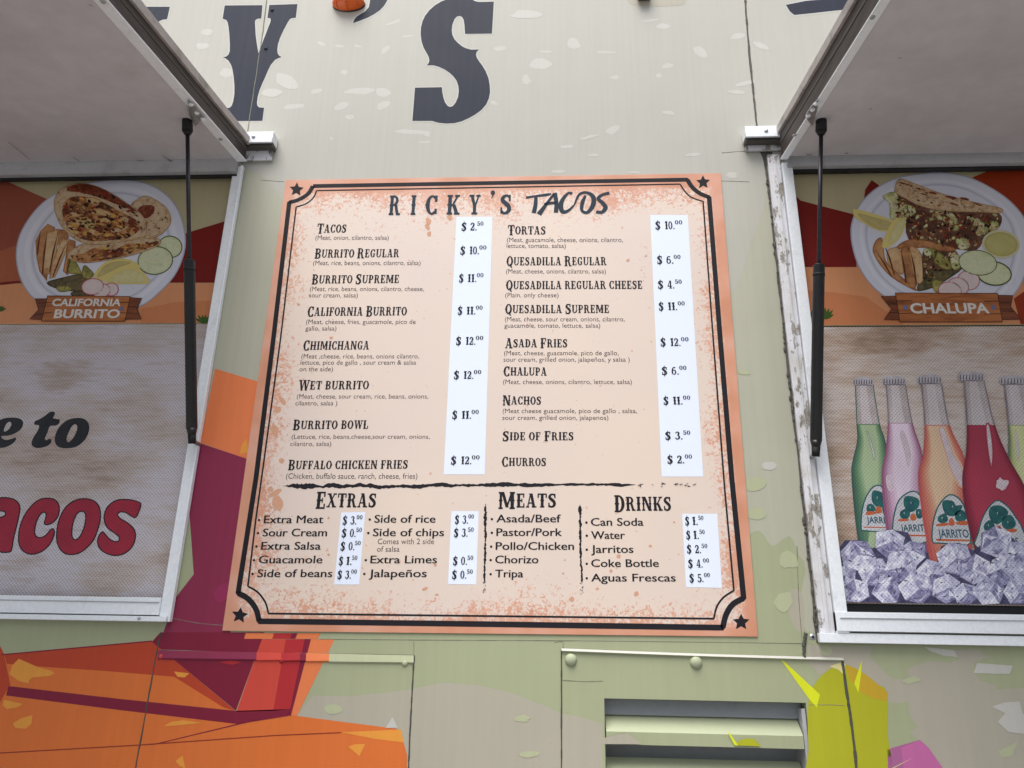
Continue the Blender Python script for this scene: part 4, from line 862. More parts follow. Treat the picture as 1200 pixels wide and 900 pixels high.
def inside(p, poly_):
    c = False; k = len(poly_)
    for i in range(k):
        (x0, y0), (x1, y1) = poly_[i-1], poly_[i]
        if (y0 > p[1]) != (y1 > p[1]) and p[0] < (x1-x0)*(p[1]-y0)/(y1-y0)+x0: c = not c
    return c
def scatter(poly_, mats_, n, r0, r1, k, flat=.5, rot=None):
    """many small printed scraps inside an outline, each a hair in front of the last"""
    xs = [p[0] for p in poly_]; ys = [p[1] for p in poly_]; out = []
    while len(out) < n:
        p = (random.uniform(min(xs), max(xs)), random.uniform(min(ys), max(ys)))
        if not inside(p, poly_): continue
        r = random.uniform(r0, r1); out.append((ell(p[0], p[1], r, r*random.uniform(flat*.6, flat*1.4), random.uniform(0, 180) if rot is None else rot+random.uniform(-25, 25), 9, .25), random.choice(mats_), k+3*len(out)/n))
    return out
Zl = zoomed(0, 180, 4.286)
zbp = P(130, 379, YP).z; pb_l = P(130, 379.5, YP).z
POS = empty('food_poster', ((wl_l+wl_r)/2, YP, pb_l), 'poster of a grilled burrito on a white plate with California Burrito plaque', 'poster', 'food posters above the serving windows')
q = MB(); q.box(wl_l+.001, wl_r-.004, YP, YP+.004, pb_l, wl_t-.001, M_pkhaki); q.build('backing', POS)
k0 = (wl_r-.005)
def clipx(pts, x): return pts
q = MB()
cut(q, [(-200, 130+210), (-200, 150), (0, 209), (59, 235), (48, 258), (26, 332), (-200, 332)], M_pbrown, layer(1)); cut(q, [(-200, 300), (0, 294), (24, 286), (26, 332), (-200, 332)], M_pbrown2, layer(2))
ri = P(252, 331, layer(1)); rj = P(265.5, 258, layer(1)); xr = wl_r-.006
q.poly([[P(196, 331.3, layer(1)), Vector((xr, layer(1), P(255, 331.3, layer(1)).z)), Vector((xr, layer(1), P(264, 258, layer(1)).z)), P(225, 271, layer(1)), P(200, 279, layer(1))]], M_pmar)
q.poly([[Vector((wl_l+.002, layer(1), P(0, 331.6, layer(1)).z)), Vector((xr, layer(1), P(255, 331.6, layer(1)).z)), Vector((xr, layer(1), pb_l+.001)), Vector((wl_l+.002, layer(1), pb_l+.001))]], M_psand)
q.poly([[P(165, 362, layer(2)), P(205, 354, layer(2)), Vector((xr, layer(2), P(250, 352, layer(2)).z)), Vector((xr, layer(2), pb_l+.002)), P(165, 378.5, layer(2))]], M_psand2)
cut(q, [(-20, 334), (8, 330), (22, 329), (25, 331.4), (-20, 336)], M_pmar, layer(3))
q.build('desert_print', POS)
pl = smooth([(18.6, 304), (21, 280), (32, 258), (50, 237), (75, 222), (110, 213), (147, 210), (180, 218), (203, 236), (215, 262), (217.5, 290), (208, 318), (190, 340), (163, 360), (120, 370), (80, 369), (42, 352), (25, 330)], 4)
pic('plate', POS, [([((x-118)*f+118, (y-293)*f+293) for x, y in pl], m_, 4+.1*i) for i, (f, m_) in enumerate(((1, M_plate3), (.985, M_plate), (.9, M_plate4), (.84, M_plate), (.82, M_plate2), (.79, M_plate), (.5, M_plate4)))])
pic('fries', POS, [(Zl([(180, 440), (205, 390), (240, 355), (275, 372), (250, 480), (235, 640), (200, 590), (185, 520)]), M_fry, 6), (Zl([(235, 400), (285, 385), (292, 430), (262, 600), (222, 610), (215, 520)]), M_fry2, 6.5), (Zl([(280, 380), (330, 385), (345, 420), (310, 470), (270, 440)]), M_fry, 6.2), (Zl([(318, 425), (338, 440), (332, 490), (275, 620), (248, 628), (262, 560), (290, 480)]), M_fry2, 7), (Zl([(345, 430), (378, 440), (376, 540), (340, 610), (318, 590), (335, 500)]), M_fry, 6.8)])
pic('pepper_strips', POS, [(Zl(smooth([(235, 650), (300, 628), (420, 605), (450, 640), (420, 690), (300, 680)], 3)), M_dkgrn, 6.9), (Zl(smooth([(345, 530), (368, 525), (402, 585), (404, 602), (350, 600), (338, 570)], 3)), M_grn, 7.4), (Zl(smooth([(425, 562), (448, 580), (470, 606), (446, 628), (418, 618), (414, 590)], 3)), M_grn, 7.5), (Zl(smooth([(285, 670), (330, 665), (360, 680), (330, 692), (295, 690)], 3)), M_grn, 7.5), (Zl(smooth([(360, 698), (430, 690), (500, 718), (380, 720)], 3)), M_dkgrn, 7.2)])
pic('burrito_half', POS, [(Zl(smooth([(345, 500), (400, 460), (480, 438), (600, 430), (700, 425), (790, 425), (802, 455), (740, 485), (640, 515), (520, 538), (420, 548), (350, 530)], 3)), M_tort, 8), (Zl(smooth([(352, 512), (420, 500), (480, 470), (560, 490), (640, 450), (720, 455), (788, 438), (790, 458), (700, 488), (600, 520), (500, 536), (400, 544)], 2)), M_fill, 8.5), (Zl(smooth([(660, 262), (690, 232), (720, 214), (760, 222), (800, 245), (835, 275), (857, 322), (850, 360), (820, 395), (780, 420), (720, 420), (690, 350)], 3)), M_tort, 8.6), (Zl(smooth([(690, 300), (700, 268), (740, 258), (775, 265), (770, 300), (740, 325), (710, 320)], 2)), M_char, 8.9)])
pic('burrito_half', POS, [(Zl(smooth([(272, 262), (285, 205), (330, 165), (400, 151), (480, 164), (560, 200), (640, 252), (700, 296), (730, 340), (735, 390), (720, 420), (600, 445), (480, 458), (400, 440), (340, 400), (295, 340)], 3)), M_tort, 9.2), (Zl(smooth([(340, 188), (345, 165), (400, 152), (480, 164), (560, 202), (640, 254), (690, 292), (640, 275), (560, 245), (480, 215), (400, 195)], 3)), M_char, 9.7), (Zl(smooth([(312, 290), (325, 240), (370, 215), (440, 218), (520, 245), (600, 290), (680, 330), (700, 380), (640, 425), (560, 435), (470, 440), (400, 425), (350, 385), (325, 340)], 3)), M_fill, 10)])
M_brn = vinyl('food_brown', (104, 56, 30), .1); M_blk = vinyl('food_dark', (44, 24, 18), .1); M_ylw = vinyl('food_yellow', (214, 166, 84), .1); M_tan = vinyl('food_tan', (198, 146, 96), .1); M_pale2 = vinyl('food_pale', (222, 196, 156), .1); M_redf = vinyl('food_red', (150, 52, 36), .1); M_grnf = vinyl('food_green', (120, 124, 50), .1)
M_white2 = food('grilled_onion', [(170, 120, 70), (214, 178, 120), (196, 150, 96)], 40)
pic('onion_strips', POS, [(Zl(ell(x, y, a, c, r, 12, .15)), mt, 10.5+i*.15) for i, (x, y, a, c, r, mt) in enumerate([(470, 240, 40, 16, 15, M_white2), (505, 295, 52, 16, 8, M_white2), (380, 345, 26, 18, 30, M_white2), (440, 350, 38, 24, 40, M_lem2), (540, 330, 40, 14, -10, M_white2), (380, 305, 24, 16, 0, M_fry2), (365, 380, 34, 16, 35, M_white2), (600, 380, 44, 12, -15, M_tort), (470, 395, 30, 12, 20, M_white2), (620, 330, 36, 14, 25, M_tort)])])
bf = Zl([(318, 290), (335, 240), (375, 220), (440, 222), (520, 250), (600, 295), (675, 332), (690, 378), (640, 420), (560, 430), (470, 436), (400, 420), (355, 385), (330, 340)])
pic('filling_scraps', POS, scatter(bf, [M_brn, M_blk, M_tan, M_brn, M_ylw, M_blk, M_tan, M_brn, M_char, M_redf], 230, .9, 3.4, 12.2, .5, 15))
pic('char_flecks', POS, scatter(Zl([(345, 180), (400, 155), (480, 168), (560, 205), (660, 270), (700, 330), (720, 400), (700, 350), (600, 270), (500, 220), (400, 196)]), [M_brn, M_blk, M_redf, M_char], 70, .7, 2.6, 13.1, .45, 30)+scatter(Zl([(350, 520), (480, 465), (640, 450), (790, 440), (740, 480), (600, 515), (480, 538), (400, 545)]), [M_brn, M_blk, M_redf, M_ylw, M_tan], 70, .8, 2.6, 13.1, .45, -15)+scatter(Zl([(690, 250), (760, 225), (840, 290), (845, 350), (790, 410), (740, 400), (700, 330)]), [M_tan, M_brn, M_char], 30, .5, 1.8, 13.1))
pic('fry_edges', POS, [(Zl([(x, y), (x+w_*.5, y+h_*.5), (x+w_, y+h_), (x+w_-6, y+h_), (x+w_*.5-9, y+h_*.5)]), M_brn, 7.6+.05*i) for i, (x, y, w_, h_) in enumerate([(240, 380, -25, 230), (292, 395, -40, 200), (338, 440, -70, 180), (378, 450, -40, 150), (205, 390, -15, 120)])])
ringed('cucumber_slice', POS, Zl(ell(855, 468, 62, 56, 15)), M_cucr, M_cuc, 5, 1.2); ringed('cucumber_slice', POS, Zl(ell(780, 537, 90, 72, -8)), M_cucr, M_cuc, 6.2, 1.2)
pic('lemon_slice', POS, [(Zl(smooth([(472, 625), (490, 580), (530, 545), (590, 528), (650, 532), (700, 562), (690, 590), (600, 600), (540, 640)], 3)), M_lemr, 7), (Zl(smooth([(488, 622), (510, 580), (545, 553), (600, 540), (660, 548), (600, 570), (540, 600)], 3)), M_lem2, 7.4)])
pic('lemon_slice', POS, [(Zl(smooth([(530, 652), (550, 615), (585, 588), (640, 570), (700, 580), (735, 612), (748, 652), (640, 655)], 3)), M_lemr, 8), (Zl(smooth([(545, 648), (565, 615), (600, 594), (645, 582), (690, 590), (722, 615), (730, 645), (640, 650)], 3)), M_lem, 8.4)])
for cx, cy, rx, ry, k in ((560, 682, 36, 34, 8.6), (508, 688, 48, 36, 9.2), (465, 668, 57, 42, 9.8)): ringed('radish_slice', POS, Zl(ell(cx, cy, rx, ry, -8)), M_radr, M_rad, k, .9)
def plaque(root, left, right, main, texts, grooves, dots, k):
    q = MB()
    for pts, mt, kk in ((left, M_woodd, 0), (right, M_woodd, 0), (main, M_wood, 1)):
        cut(q, inflate(pts, 1.0), M_woodl, layer(k+kk)); cut(q, pts, mt, layer(k+kk+.4))
    for g_ in grooves: q.ribbon(PP(g_, layer(k+1.8)), .0018, M_woodl)
    for x, y, r in dots: cut(q, ell(x, y, r, r), M_dot, layer(k+1.9))
    pq = q.build('name_plaque', root)
    q = MB()
    for t, x0, x1, yb, cap in texts: plain(q, t, x0, x1, yb, M_wtxt, layer(k+2.2), cap=cap, bold=.03)
    q.build('lettering', pq)
plaque(POS, Zl([(178, 730), (242, 730), (215, 832), (150, 830), (196, 785)]), Zl([(645, 724), (710, 728), (685, 780), (706, 830), (625, 830)]), Zl([(240, 716), (652, 719), (626, 840), (210, 840)]), [('CALIFORNIA', 60.4, 141.2, 358.4, 8.2), ('BURRITO', 62.6, 139.6, 372.4, 9.8)], [Zl([(232, 748), (300, 746), (380, 749)]), Zl([(560, 745), (645, 748)]), Zl([(222, 800), (262, 798)]), Zl([(600, 798), (632, 800)]), Zl([(170, 812), (215, 806)]), Zl([(640, 770), (682, 768)]), Zl([(640, 800), (690, 802)]), Zl([(192, 752), (236, 748)])], [(142.5, 362, 2.4)], 11)
def sprig(root, cx, cy, s, k, n=6):
    q = MB()
    for i in range(n):
        a = math.radians(-150+120*i/(n-1)); l = s*random.uniform(.7, 1.15); x, y = cx+l*math.cos(a), cy+l*math.sin(a)
        nx, ny = -math.sin(a)*s*.13, math.cos(a)*s*.13
        cut(q, smooth([(cx, cy), ((cx+x)/2+nx, (cy+y)/2+ny), (x, y), ((cx+x)/2-nx, (cy+y)/2-ny)], 3), M_leaf, layer(k+.12*i))
    q.build('plant_print', root)
sprig(POS, 239, 379, 12, 3); sprig(POS, 0, 365, 9, 3)

# right poster
Zr = zoomed(920, 180, 4.286)
pb_r = P(1090, 381, YP).z
POR = empty('food_poster', ((wr_l+wr_r)/2, YP, pb_r), 'poster of an open chalupa with fries on a white plate with Chalupa plaque', 'poster', 'food posters above the serving windows')
q = MB(); q.box(wr_l+.007, wr_r-.001, YP, YP+.004, pb_r, wr_t-.001, M_pkhaki); q.build('backing', POR)
xl = wr_l+.009; q = MB()
q.poly([[Vector((xl, layer(1), P(935, 227, layer(1)).z)), P(938, 235, layer(1)), P(1000, 251, layer(1)), P(1004, 313, layer(1)), Vector((xl, layer(1), P(945, 313, layer(1)).z))]], M_pmar)
cut(q, [(1021.5, 211), (1030, 217), (1028, 228), (1012, 236), (1014, 222)], M_pmar, layer(1))
cut(q, [(1139, 208), (1164, 198), (1240, 196), (1240, 250), (1215, 300), (1190, 260), (1170, 225)], M_prust, layer(1))
q.poly([[Vector((xl, layer(1.5), P(945, 313.3, layer(1.5)).z)), Vector((wr_r-.002, layer(1.5), P(1100, 313.3, layer(1.5)).z)), Vector((wr_r-.002, layer(1.5), pb_r+.001)), Vector((xl, layer(1.5), pb_r+.001))]], M_psand)
q.poly([[Vector((xl, layer(2), P(948, 340, layer(2)).z)), P(980, 343, layer(2)), P(1015, 348, layer(2)), P(1060, 380.3, layer(2)), Vector((xl, layer(2), pb_r+.002))]], M_psand2)
cut(q, [(1188, 350), (1230, 320), (1280, 330), (1280, 380), (1196, 380)], M_prust, layer(2))
q.build('desert_print', POR)
pl = smooth(Zr([(328, 400), (345, 310), (400, 222), (490, 152), (600, 112), (780, 93), (930, 120), (1060, 185), (1150, 255), (1212, 340), (1235, 450), (1215, 580), (1160, 700), (1040, 800), (850, 820), (600, 770), (480, 705), (400, 620), (350, 520)]), 4)
pic('plate', POR, [([((x-1102)*f+1102, (y-285)*f+285) for x, y in pl], m_, 4+.1*i) for i, (f, m_) in enumerate(((1, M_plate3), (.985, M_plate), (.9, M_plate4), (.86, M_plate), (.84, M_plate2), (.81, M_plate), (.5, M_plate4)))])
pic('minced_filling', POR, [(Zr(smooth([(550, 200), (600, 225), (680, 262), (800, 288), (950, 295), (1076, 300), (1080, 365), (1010, 420), (960, 485), (860, 480), (740, 462), (620, 430), (600, 330), (545, 320), (535, 250)], 3)), M_meat, 6)])
for i, p in enumerate([[(490, 215), (555, 195), (570, 260), (560, 320), (530, 325), (525, 250)], [(580, 260), (640, 265), (655, 300), (610, 320), (570, 330)], [(755, 292), (800, 290), (850, 310), (872, 375), (845, 385), (815, 335), (770, 330)], [(915, 315), (960, 330), (1000, 350), (1060, 340), (1070, 375), (1000, 400), (970, 412), (960, 360)], [(860, 430), (920, 430), (925, 470), (880, 480)], [(700, 480), (750, 480), (740, 510), (706, 512)]]): pic('lettuce_shred', POR, [(Zr(smooth(p, 3)), M_lett, 6.5+i*.2)])
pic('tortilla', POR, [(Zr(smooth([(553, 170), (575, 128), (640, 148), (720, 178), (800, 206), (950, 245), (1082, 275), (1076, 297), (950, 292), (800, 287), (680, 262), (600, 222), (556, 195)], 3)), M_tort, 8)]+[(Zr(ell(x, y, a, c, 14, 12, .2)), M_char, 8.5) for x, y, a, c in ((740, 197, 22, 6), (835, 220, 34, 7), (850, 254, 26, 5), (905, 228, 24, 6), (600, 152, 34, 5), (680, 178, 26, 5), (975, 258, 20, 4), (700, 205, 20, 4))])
pic('lemon_wedge', POR, [(Zr(smooth([(342, 292), (352, 278), (440, 300), (540, 338), (532, 385), (470, 387), (400, 352), (352, 320)], 3)), M_lemr, 8), (Zr(smooth([(362, 300), (440, 318), (532, 346), (526, 380), (470, 380), (410, 348)], 3)), M_lem2, 8.5)])
pic('lemon_wedge', POR, [(Zr(smooth([(600, 298), (608, 345), (585, 410), (550, 450), (515, 473), (486, 466), (505, 405), (545, 335)], 3)), M_lemr, 9), (Zr(smooth([(598, 318), (600, 360), (575, 412), (545, 445), (520, 455), (530, 405), (560, 350)], 3)), M_lem, 9.5)])
pic('fries', POR, [(Zr(smooth([(443, 475), (458, 438), (484, 424), (492, 470), (505, 540), (560, 600), (660, 684), (620, 670), (540, 622), (480, 560), (448, 505)], 3)), M_fry, 6.4), (Zr(smooth([(515, 490), (545, 474), (574, 478), (595, 560), (590, 605), (555, 590), (520, 550)], 3)), M_fry2, 7), (Zr(smooth([(585, 485), (610, 470), (630, 500), (660, 600), (655, 670), (628, 665), (600, 600)], 3)), M_fry, 7.4), (Zr(smooth([(625, 480), (650, 470), (682, 505), (696, 580), (690, 640), (662, 648), (640, 580)], 3)), M_fry2, 7.8), (Zr(smooth([(560, 470), (640, 430), (780, 455), (860, 480), (800, 490), (700, 470), (620, 478)], 3)), M_fry, 7.1)])
pic('pepper_strips', POR, [(Zr(smooth([(690, 500), (740, 470), (860, 490), (880, 580), (800, 620), (720, 660), (690, 650)], 3)), M_meat, 6.2), (Zr(smooth([(700, 590), (800, 588), (890, 575), (800, 640), (740, 672), (680, 688), (665, 676)], 3)), M_dkgrn, 7.2), (Zr(smooth([(738, 480), (780, 500), (818, 535), (838, 580), (790, 575), (750, 540)], 3)), M_grn, 8), (Zr(smooth([(840, 500), (880, 520), (878, 570), (848, 580), (832, 540)], 3)), M_lett, 8.2), (Zr(smooth([(740, 640), (790, 645), (780, 690), (752, 690)], 3)), M_grn, 7.8)])
mf = Zr([(556, 210), (600, 235), (680, 270), (800, 296), (950, 302), (1070, 308), (1072, 360), (1005, 412), (955, 475), (860, 472), (740, 455), (630, 425), (605, 330), (555, 310)])
pic('filling_scraps', POR, scatter(mf, [M_brn, M_blk, M_brn, M_redf, M_tan, M_blk, M_brn, M_lett], 260, .8, 2.8, 8.9, .5)+scatter(Zr([(545, 205), (600, 240), (640, 310), (560, 320)]), [M_lett, M_pale2, M_blk, M_grnf], 40, .8, 2.6, 9.7, .4)+scatter(Zr([(900, 320), (1070, 340), (1050, 380), (970, 412)]), [M_lett, M_pale2, M_grnf], 36, .8, 2.6, 9.7, .4)+scatter(Zr([(760, 300), (860, 320), (870, 370), (800, 340)]), [M_lett, M_grnf, M_pale2], 22, .8, 2.6, 9.7, .4))
pic('pepper_scraps', POR, scatter(Zr([(690, 500), (740, 475), (860, 500), (875, 575), (760, 650), (690, 660)]), [M_brn, M_blk, M_grnf, M_pale2, M_dkgrn], 60, .8, 2.6, 8.3, .45))
pic('fry_edges', POR, [(Zr([(x, y), (x+w_*.5+8, y+h_*.5), (x+w_, y+h_), (x+w_-6, y+h_), (x+w_*.5-2, y+h_*.5)]), M_brn, 8.1+.05*i) for i, (x, y, w_, h_) in enumerate([(492, 440, 60, 170), (580, 480, 30, 170), (628, 480, 35, 180), (450, 480, 90, 140), (684, 500, 14, 130)])])
ringed('sauce_cup', POR, Zr(ell(1085, 455, 96, 72, 6)), M_cup, M_sauce, 9, 2.6)
ringed('cucumber_slice', POR, Zr(ell(1050, 602, 90, 62, 8)), M_cucr, M_cuc, 8.4, 1.6); ringed('cucumber_slice', POR, Zr(ell(968, 548, 98, 64, 8)), M_cucr, M_cuc, 9.4, 1.0)
for cx, cy, rx, ry, k in ((922, 636, 56, 50, 8.8), (868, 668, 56, 46, 9.4), (828, 690, 60, 46, 10)): ringed('radish_slice', POR, Zr(ell(cx, cy, rx, ry, 12)), M_radr, M_rad, k, .8)
pic('tortilla_browning', POR, scatter(Zr([(570, 150), (640, 160), (800, 215), (1070, 280), (950, 285), (800, 275), (680, 250), (590, 205)]), [M_tan, M_brn, M_tan], 60, .5, 2.2, 9.2, .4, 14))
pic('cucumber_seeds', POR, scatter(Zr(ell(968, 548, 60, 38, 8)), [M_cup, M_lemr], 26, .4, 1.0, 12.2, .5)+scatter(Zr(ell(1085, 590, 44, 34, 8)), [M_cup, M_lemr], 14, .4, 1.0, 9.2, .5))
pic('cucumber_seeds', POS, scatter(Zl(ell(780, 537, 55, 44, -8)), [M_cup, M_lemr], 24, .4, 1.0, 8.2, .5))
plaque(POR, Zr([(485, 717), (562, 717), (580, 834), (500, 832), (538, 780)]), Zr([(1062, 712), (1142, 714), (1130, 770), (1185, 832), (1085, 832)]), Zr([(556, 701), (1066, 704), (1090, 844), (578, 844)]), [('CHALUPA', 1067.6, 1160, 366.8, 11.4)], [Zr([(560, 740), (640, 738)]), Zr([(1000, 742), (1072, 740)]), Zr([(572, 803), (640, 801)]), Zr([(1000, 806), (1084, 804)]), Zr([(520, 748), (560, 756)]), Zr([(520, 800), (575, 796)]), Zr([(1080, 750), (1136, 748)]), Zr([(1085, 790), (1150, 792)])], [(1061, 360.2, 3), (1164, 360.2, 3)], 11)
sprig(POR, 967, 374, 13, 3, 7); sprig(POR, 952, 372, 11, 3, 5)

# window films
Zf = zoomed(0, 460, 6); Zg = zoomed(0, 560, 6)
FB = pb_l-.0015
M_flet = film('film_black_letter', (44, 46, 52), (34, 36, 42), 40, depth=.25); M_fred = film('film_red_letter', (176, 44, 66), (158, 40, 62), 20, depth=.4); M_fout = film('film_outline', (42, 20, 34), (30, 16, 28), 40, depth=.2)
FL = empty('window_film', ((wl_l+wl_r)/2, YP, wl_b), 'mottled grey window film with black words and fat red outlined letters', 'window film', 'printed films on the serving windows')
q = MB(); q.box(wl_l+.001, wl_r-.004, YP, YP+.004, wl_b+.001, FB, M_film); q.build('film_sheet', FL)
def let(outs, hole=None, name='lettering', outline=False, Z=Zf, base=M_flet, n=3):
    q = MB(); o = Z(smooth(outs, n)); h = [Z(smooth(hole, n))] if hole else []
    if outline: cut(q, inflate(o, .9), M_fout, layer(1), [inflate(hh, -.7) for hh in h]); cut(q, inflate(o, -.5), base, layer(2), [inflate(hh, .7) for hh in h])
    else: cut(q, o, base, layer(1), h)
    return q.build(name, FL)
let([(385, 140), (370, 134), (345, 140), (318, 162), (272, 190), (244, 203), (244, 226), (275, 232), (264, 270), (238, 310), (222, 350), (228, 376), (258, 390), (300, 386), (340, 370), (362, 345), (356, 326), (342, 326), (324, 336), (316, 322), (334, 280), (352, 236), (392, 232), (416, 215), (418, 190), (388, 184), (373, 178), (384, 156)])
let([(540, 178), (590, 185), (620, 213), (628, 252), (612, 308), (572, 358), (520, 386), (450, 392), (404, 376), (385, 340), (392, 290), (420, 238), (475, 193)], [(526, 222), (542, 236), (540, 266), (520, 310), (492, 344), (475, 348), (468, 325), (480, 285), (502, 243)])
let([(10, 188), (55, 177), (110, 177), (150, 190), (163, 215), (150, 253), (110, 285), (60, 302), (14, 306), (12, 320), (42, 334), (82, 325), (106, 317), (113, 332), (82, 364), (42, 383), (0, 390), (-60, 385), (-100, 350), (-95, 280), (-50, 220)], [(74, 207), (80, 225), (62, 258), (32, 275), (28, 257), (45, 220), (60, 208)])
let([(310, 145), (370, 148), (405, 175), (416, 220), (406, 270), (372, 313), (332, 328), (312, 320), (322, 285), (325, 252), (306, 240), (280, 260), (255, 310), (243, 370), (250, 408), (282, 422), (322, 405), (355, 366), (376, 361), (380, 395), (356, 455), (310, 505), (255, 532), (200, 533), (152, 502), (131, 440), (140, 350), (170, 270), (215, 205), (262, 163)], None, outline=True, Z=Zg, base=M_fred)
let([(560, 150), (620, 150), (670, 170), (700, 215), (705, 280), (690, 350), (660, 430), (610, 490), (550, 530), (480, 537), (430, 510), (402, 450), (400, 380), (415, 300), (450, 225), (500, 175)], [(570, 235), (595, 245), (603, 280), (590, 350), (560, 415), (530, 435), (510, 420), (505, 375), (515, 310), (540, 255)], outline=True, Z=Zg, base=M_fred)
let([(870, 152), (930, 158), (975, 172), (990, 190), (966, 260), (945, 278), (915, 262), (880, 241), (840, 240), (825, 262), (850, 290), (900, 320), (940, 360), (952, 405), (940, 462), (905, 510), (850, 540), (790, 543), (730, 520), (696, 485), (687, 440), (700, 402), (722, 380), (745, 405), (775, 435), (812, 450), (838, 440), (838, 415), (808, 388), (762, 355), (737, 310), (735, 255), (760, 200), (812, 162)], None, outline=True, Z=Zg, base=M_fred)
let([(-120, 170), (-40, 146), (40, 140), (102, 154), (134, 188), (138, 230), (120, 320), (95, 420), (82, 498), (66, 520), (10, 522), (-8, 512), (-60, 530), (-140, 528), (-190, 470), (-180, 400), (-120, 350), (-30, 345), (-50, 300), (-120, 300), (-150, 240)], [(5, 232), (34, 240), (38, 258), (18, 274), (-30, 276), (-32, 240)], outline=True, Z=Zg, base=M_fred)

# bottle film
FR = empty('window_film', ((wr_l+wr_r)/2, YP, wr_b), 'brown window film printed with coloured soda bottles standing in ice', 'window film', 'printed films on the serving windows')
FBr = pb_r-.004; zbl = P(1090, 708.5, YP).z
q = MB(); q.box(wr_l+.007, wr_r-.001, YP, YP+.004, zbl, FBr, M_film2); q.build('film_sheet', FR)
q = MB(); q.box(wr_l+.003, wr_r-.001, YP+.006, YP+.009, wr_b+.001, wr_t-.002, M_dark); q.build('glass_pane', FR)
Zb = zoomed(960, 420, 5); Zc = zoomed(960, 540, 5)
def bmat(n, a, c): return film(n, a, c, 9, (1.6, 1, .5), .3, .7, .26)
MBt = {'g': (bmat('bottle_green', (112, 150, 112), (176, 190, 150)), bmat('bottle_green_edge', (64, 98, 88), (88, 124, 104))), 'p': (bmat('bottle_pink', (202, 168, 192), (222, 206, 224)), bmat('bottle_pink_edge', (150, 92, 124), (182, 134, 164))), 'o': (bmat('bottle_orange', (212, 142, 118), (222, 192, 166)), bmat('bottle_orange_edge', (190, 88, 84), (206, 118, 98))), 'r': (bmat('bottle_red', (172, 58, 80), (158, 64, 92)), bmat('bottle_red_edge', (128, 38, 58), (150, 48, 70))), 'y': (bmat('bottle_lime', (196, 202, 140), (172, 186, 140)), bmat('bottle_lime_edge', (102, 122, 98), (132, 148, 110)))}
_bc = {'g': ((112, 150, 112), (64, 98, 88)), 'p': ((202, 168, 192), (150, 92, 124)), 'o': ((212, 142, 118), (190, 88, 84)), 'r': ((172, 58, 80), (128, 38, 58)), 'y': ((196, 202, 140), (102, 122, 98))}
_av = lambda a, c, t: tuple(p+(q_-p)*t for p, q_ in zip(a, c))
MBm = {k_: bmat('bottle_mid_'+k_, _av(a, c, .45), _av(a, c, .3)) for k_, (a, c) in _bc.items()}
MBl = {k_: bmat('bottle_light_'+k_, _av(a, (220, 214, 214), .14 if k_ != 'r' else .03), _av(a, (226, 216, 220), .34 if k_ != 'r' else .1)) for k_, (a, c) in _bc.items()}
M_glass = film('bottle_neck_glass', (214, 204, 206), (184, 170, 168), 14, depth=.45); M_glassd = film('bottle_neck_edge', (126, 118, 128), (154, 146, 152), 20, depth=.4); M_gloss = film('bottle_highlight', (226, 212, 218), (206, 188, 196), 30, depth=.3)
M_cap = film('bottle_cap', (206, 202, 208), (176, 170, 178), 30, depth=.25); M_capd = film('bottle_cap_crimp', (84, 78, 86), (110, 104, 112), 30, depth=.2); M_glassm = film('bottle_neck_mid', (164, 156, 162), (182, 172, 176), 14, depth=.4); M_glassl = film('bottle_neck_light', (222, 214, 216), (208, 198, 200), 14, depth=.4)
MBr = bmat('bottle_red_gloss', (190, 92, 108), (196, 104, 122))
_pk = {'g': (176, 196, 156), 'p': (228, 210, 226), 'o': (228, 196, 164), 'r': (176, 62, 84), 'y': (214, 220, 164)}
MBg = {k_: [bmat('bottle_%s_tone' % n_, *(tuple(v*f for v in (_av(c, a, t*2) if t < .5 else _av(a, _pk[k_], t*2-1))) for f in (.95, 1.05))) for t in [i_/6 for i_ in range(7)]] for (k_, (a, c)), n_ in zip(_bc.items(), ('green', 'pink', 'orange', 'red', 'lime'))}
M_lbl = film('label_white', (214, 214, 218), (196, 198, 204), 20, depth=.35); M_teal = film('label_teal', (28, 84, 92), (46, 110, 106), 60, depth=.3); M_lred = film('label_red', (206, 96, 66), (196, 112, 64), 50, depth=.35); M_ltxt = film('label_lettering', (40, 86, 104), (52, 96, 112), 30, depth=.2)
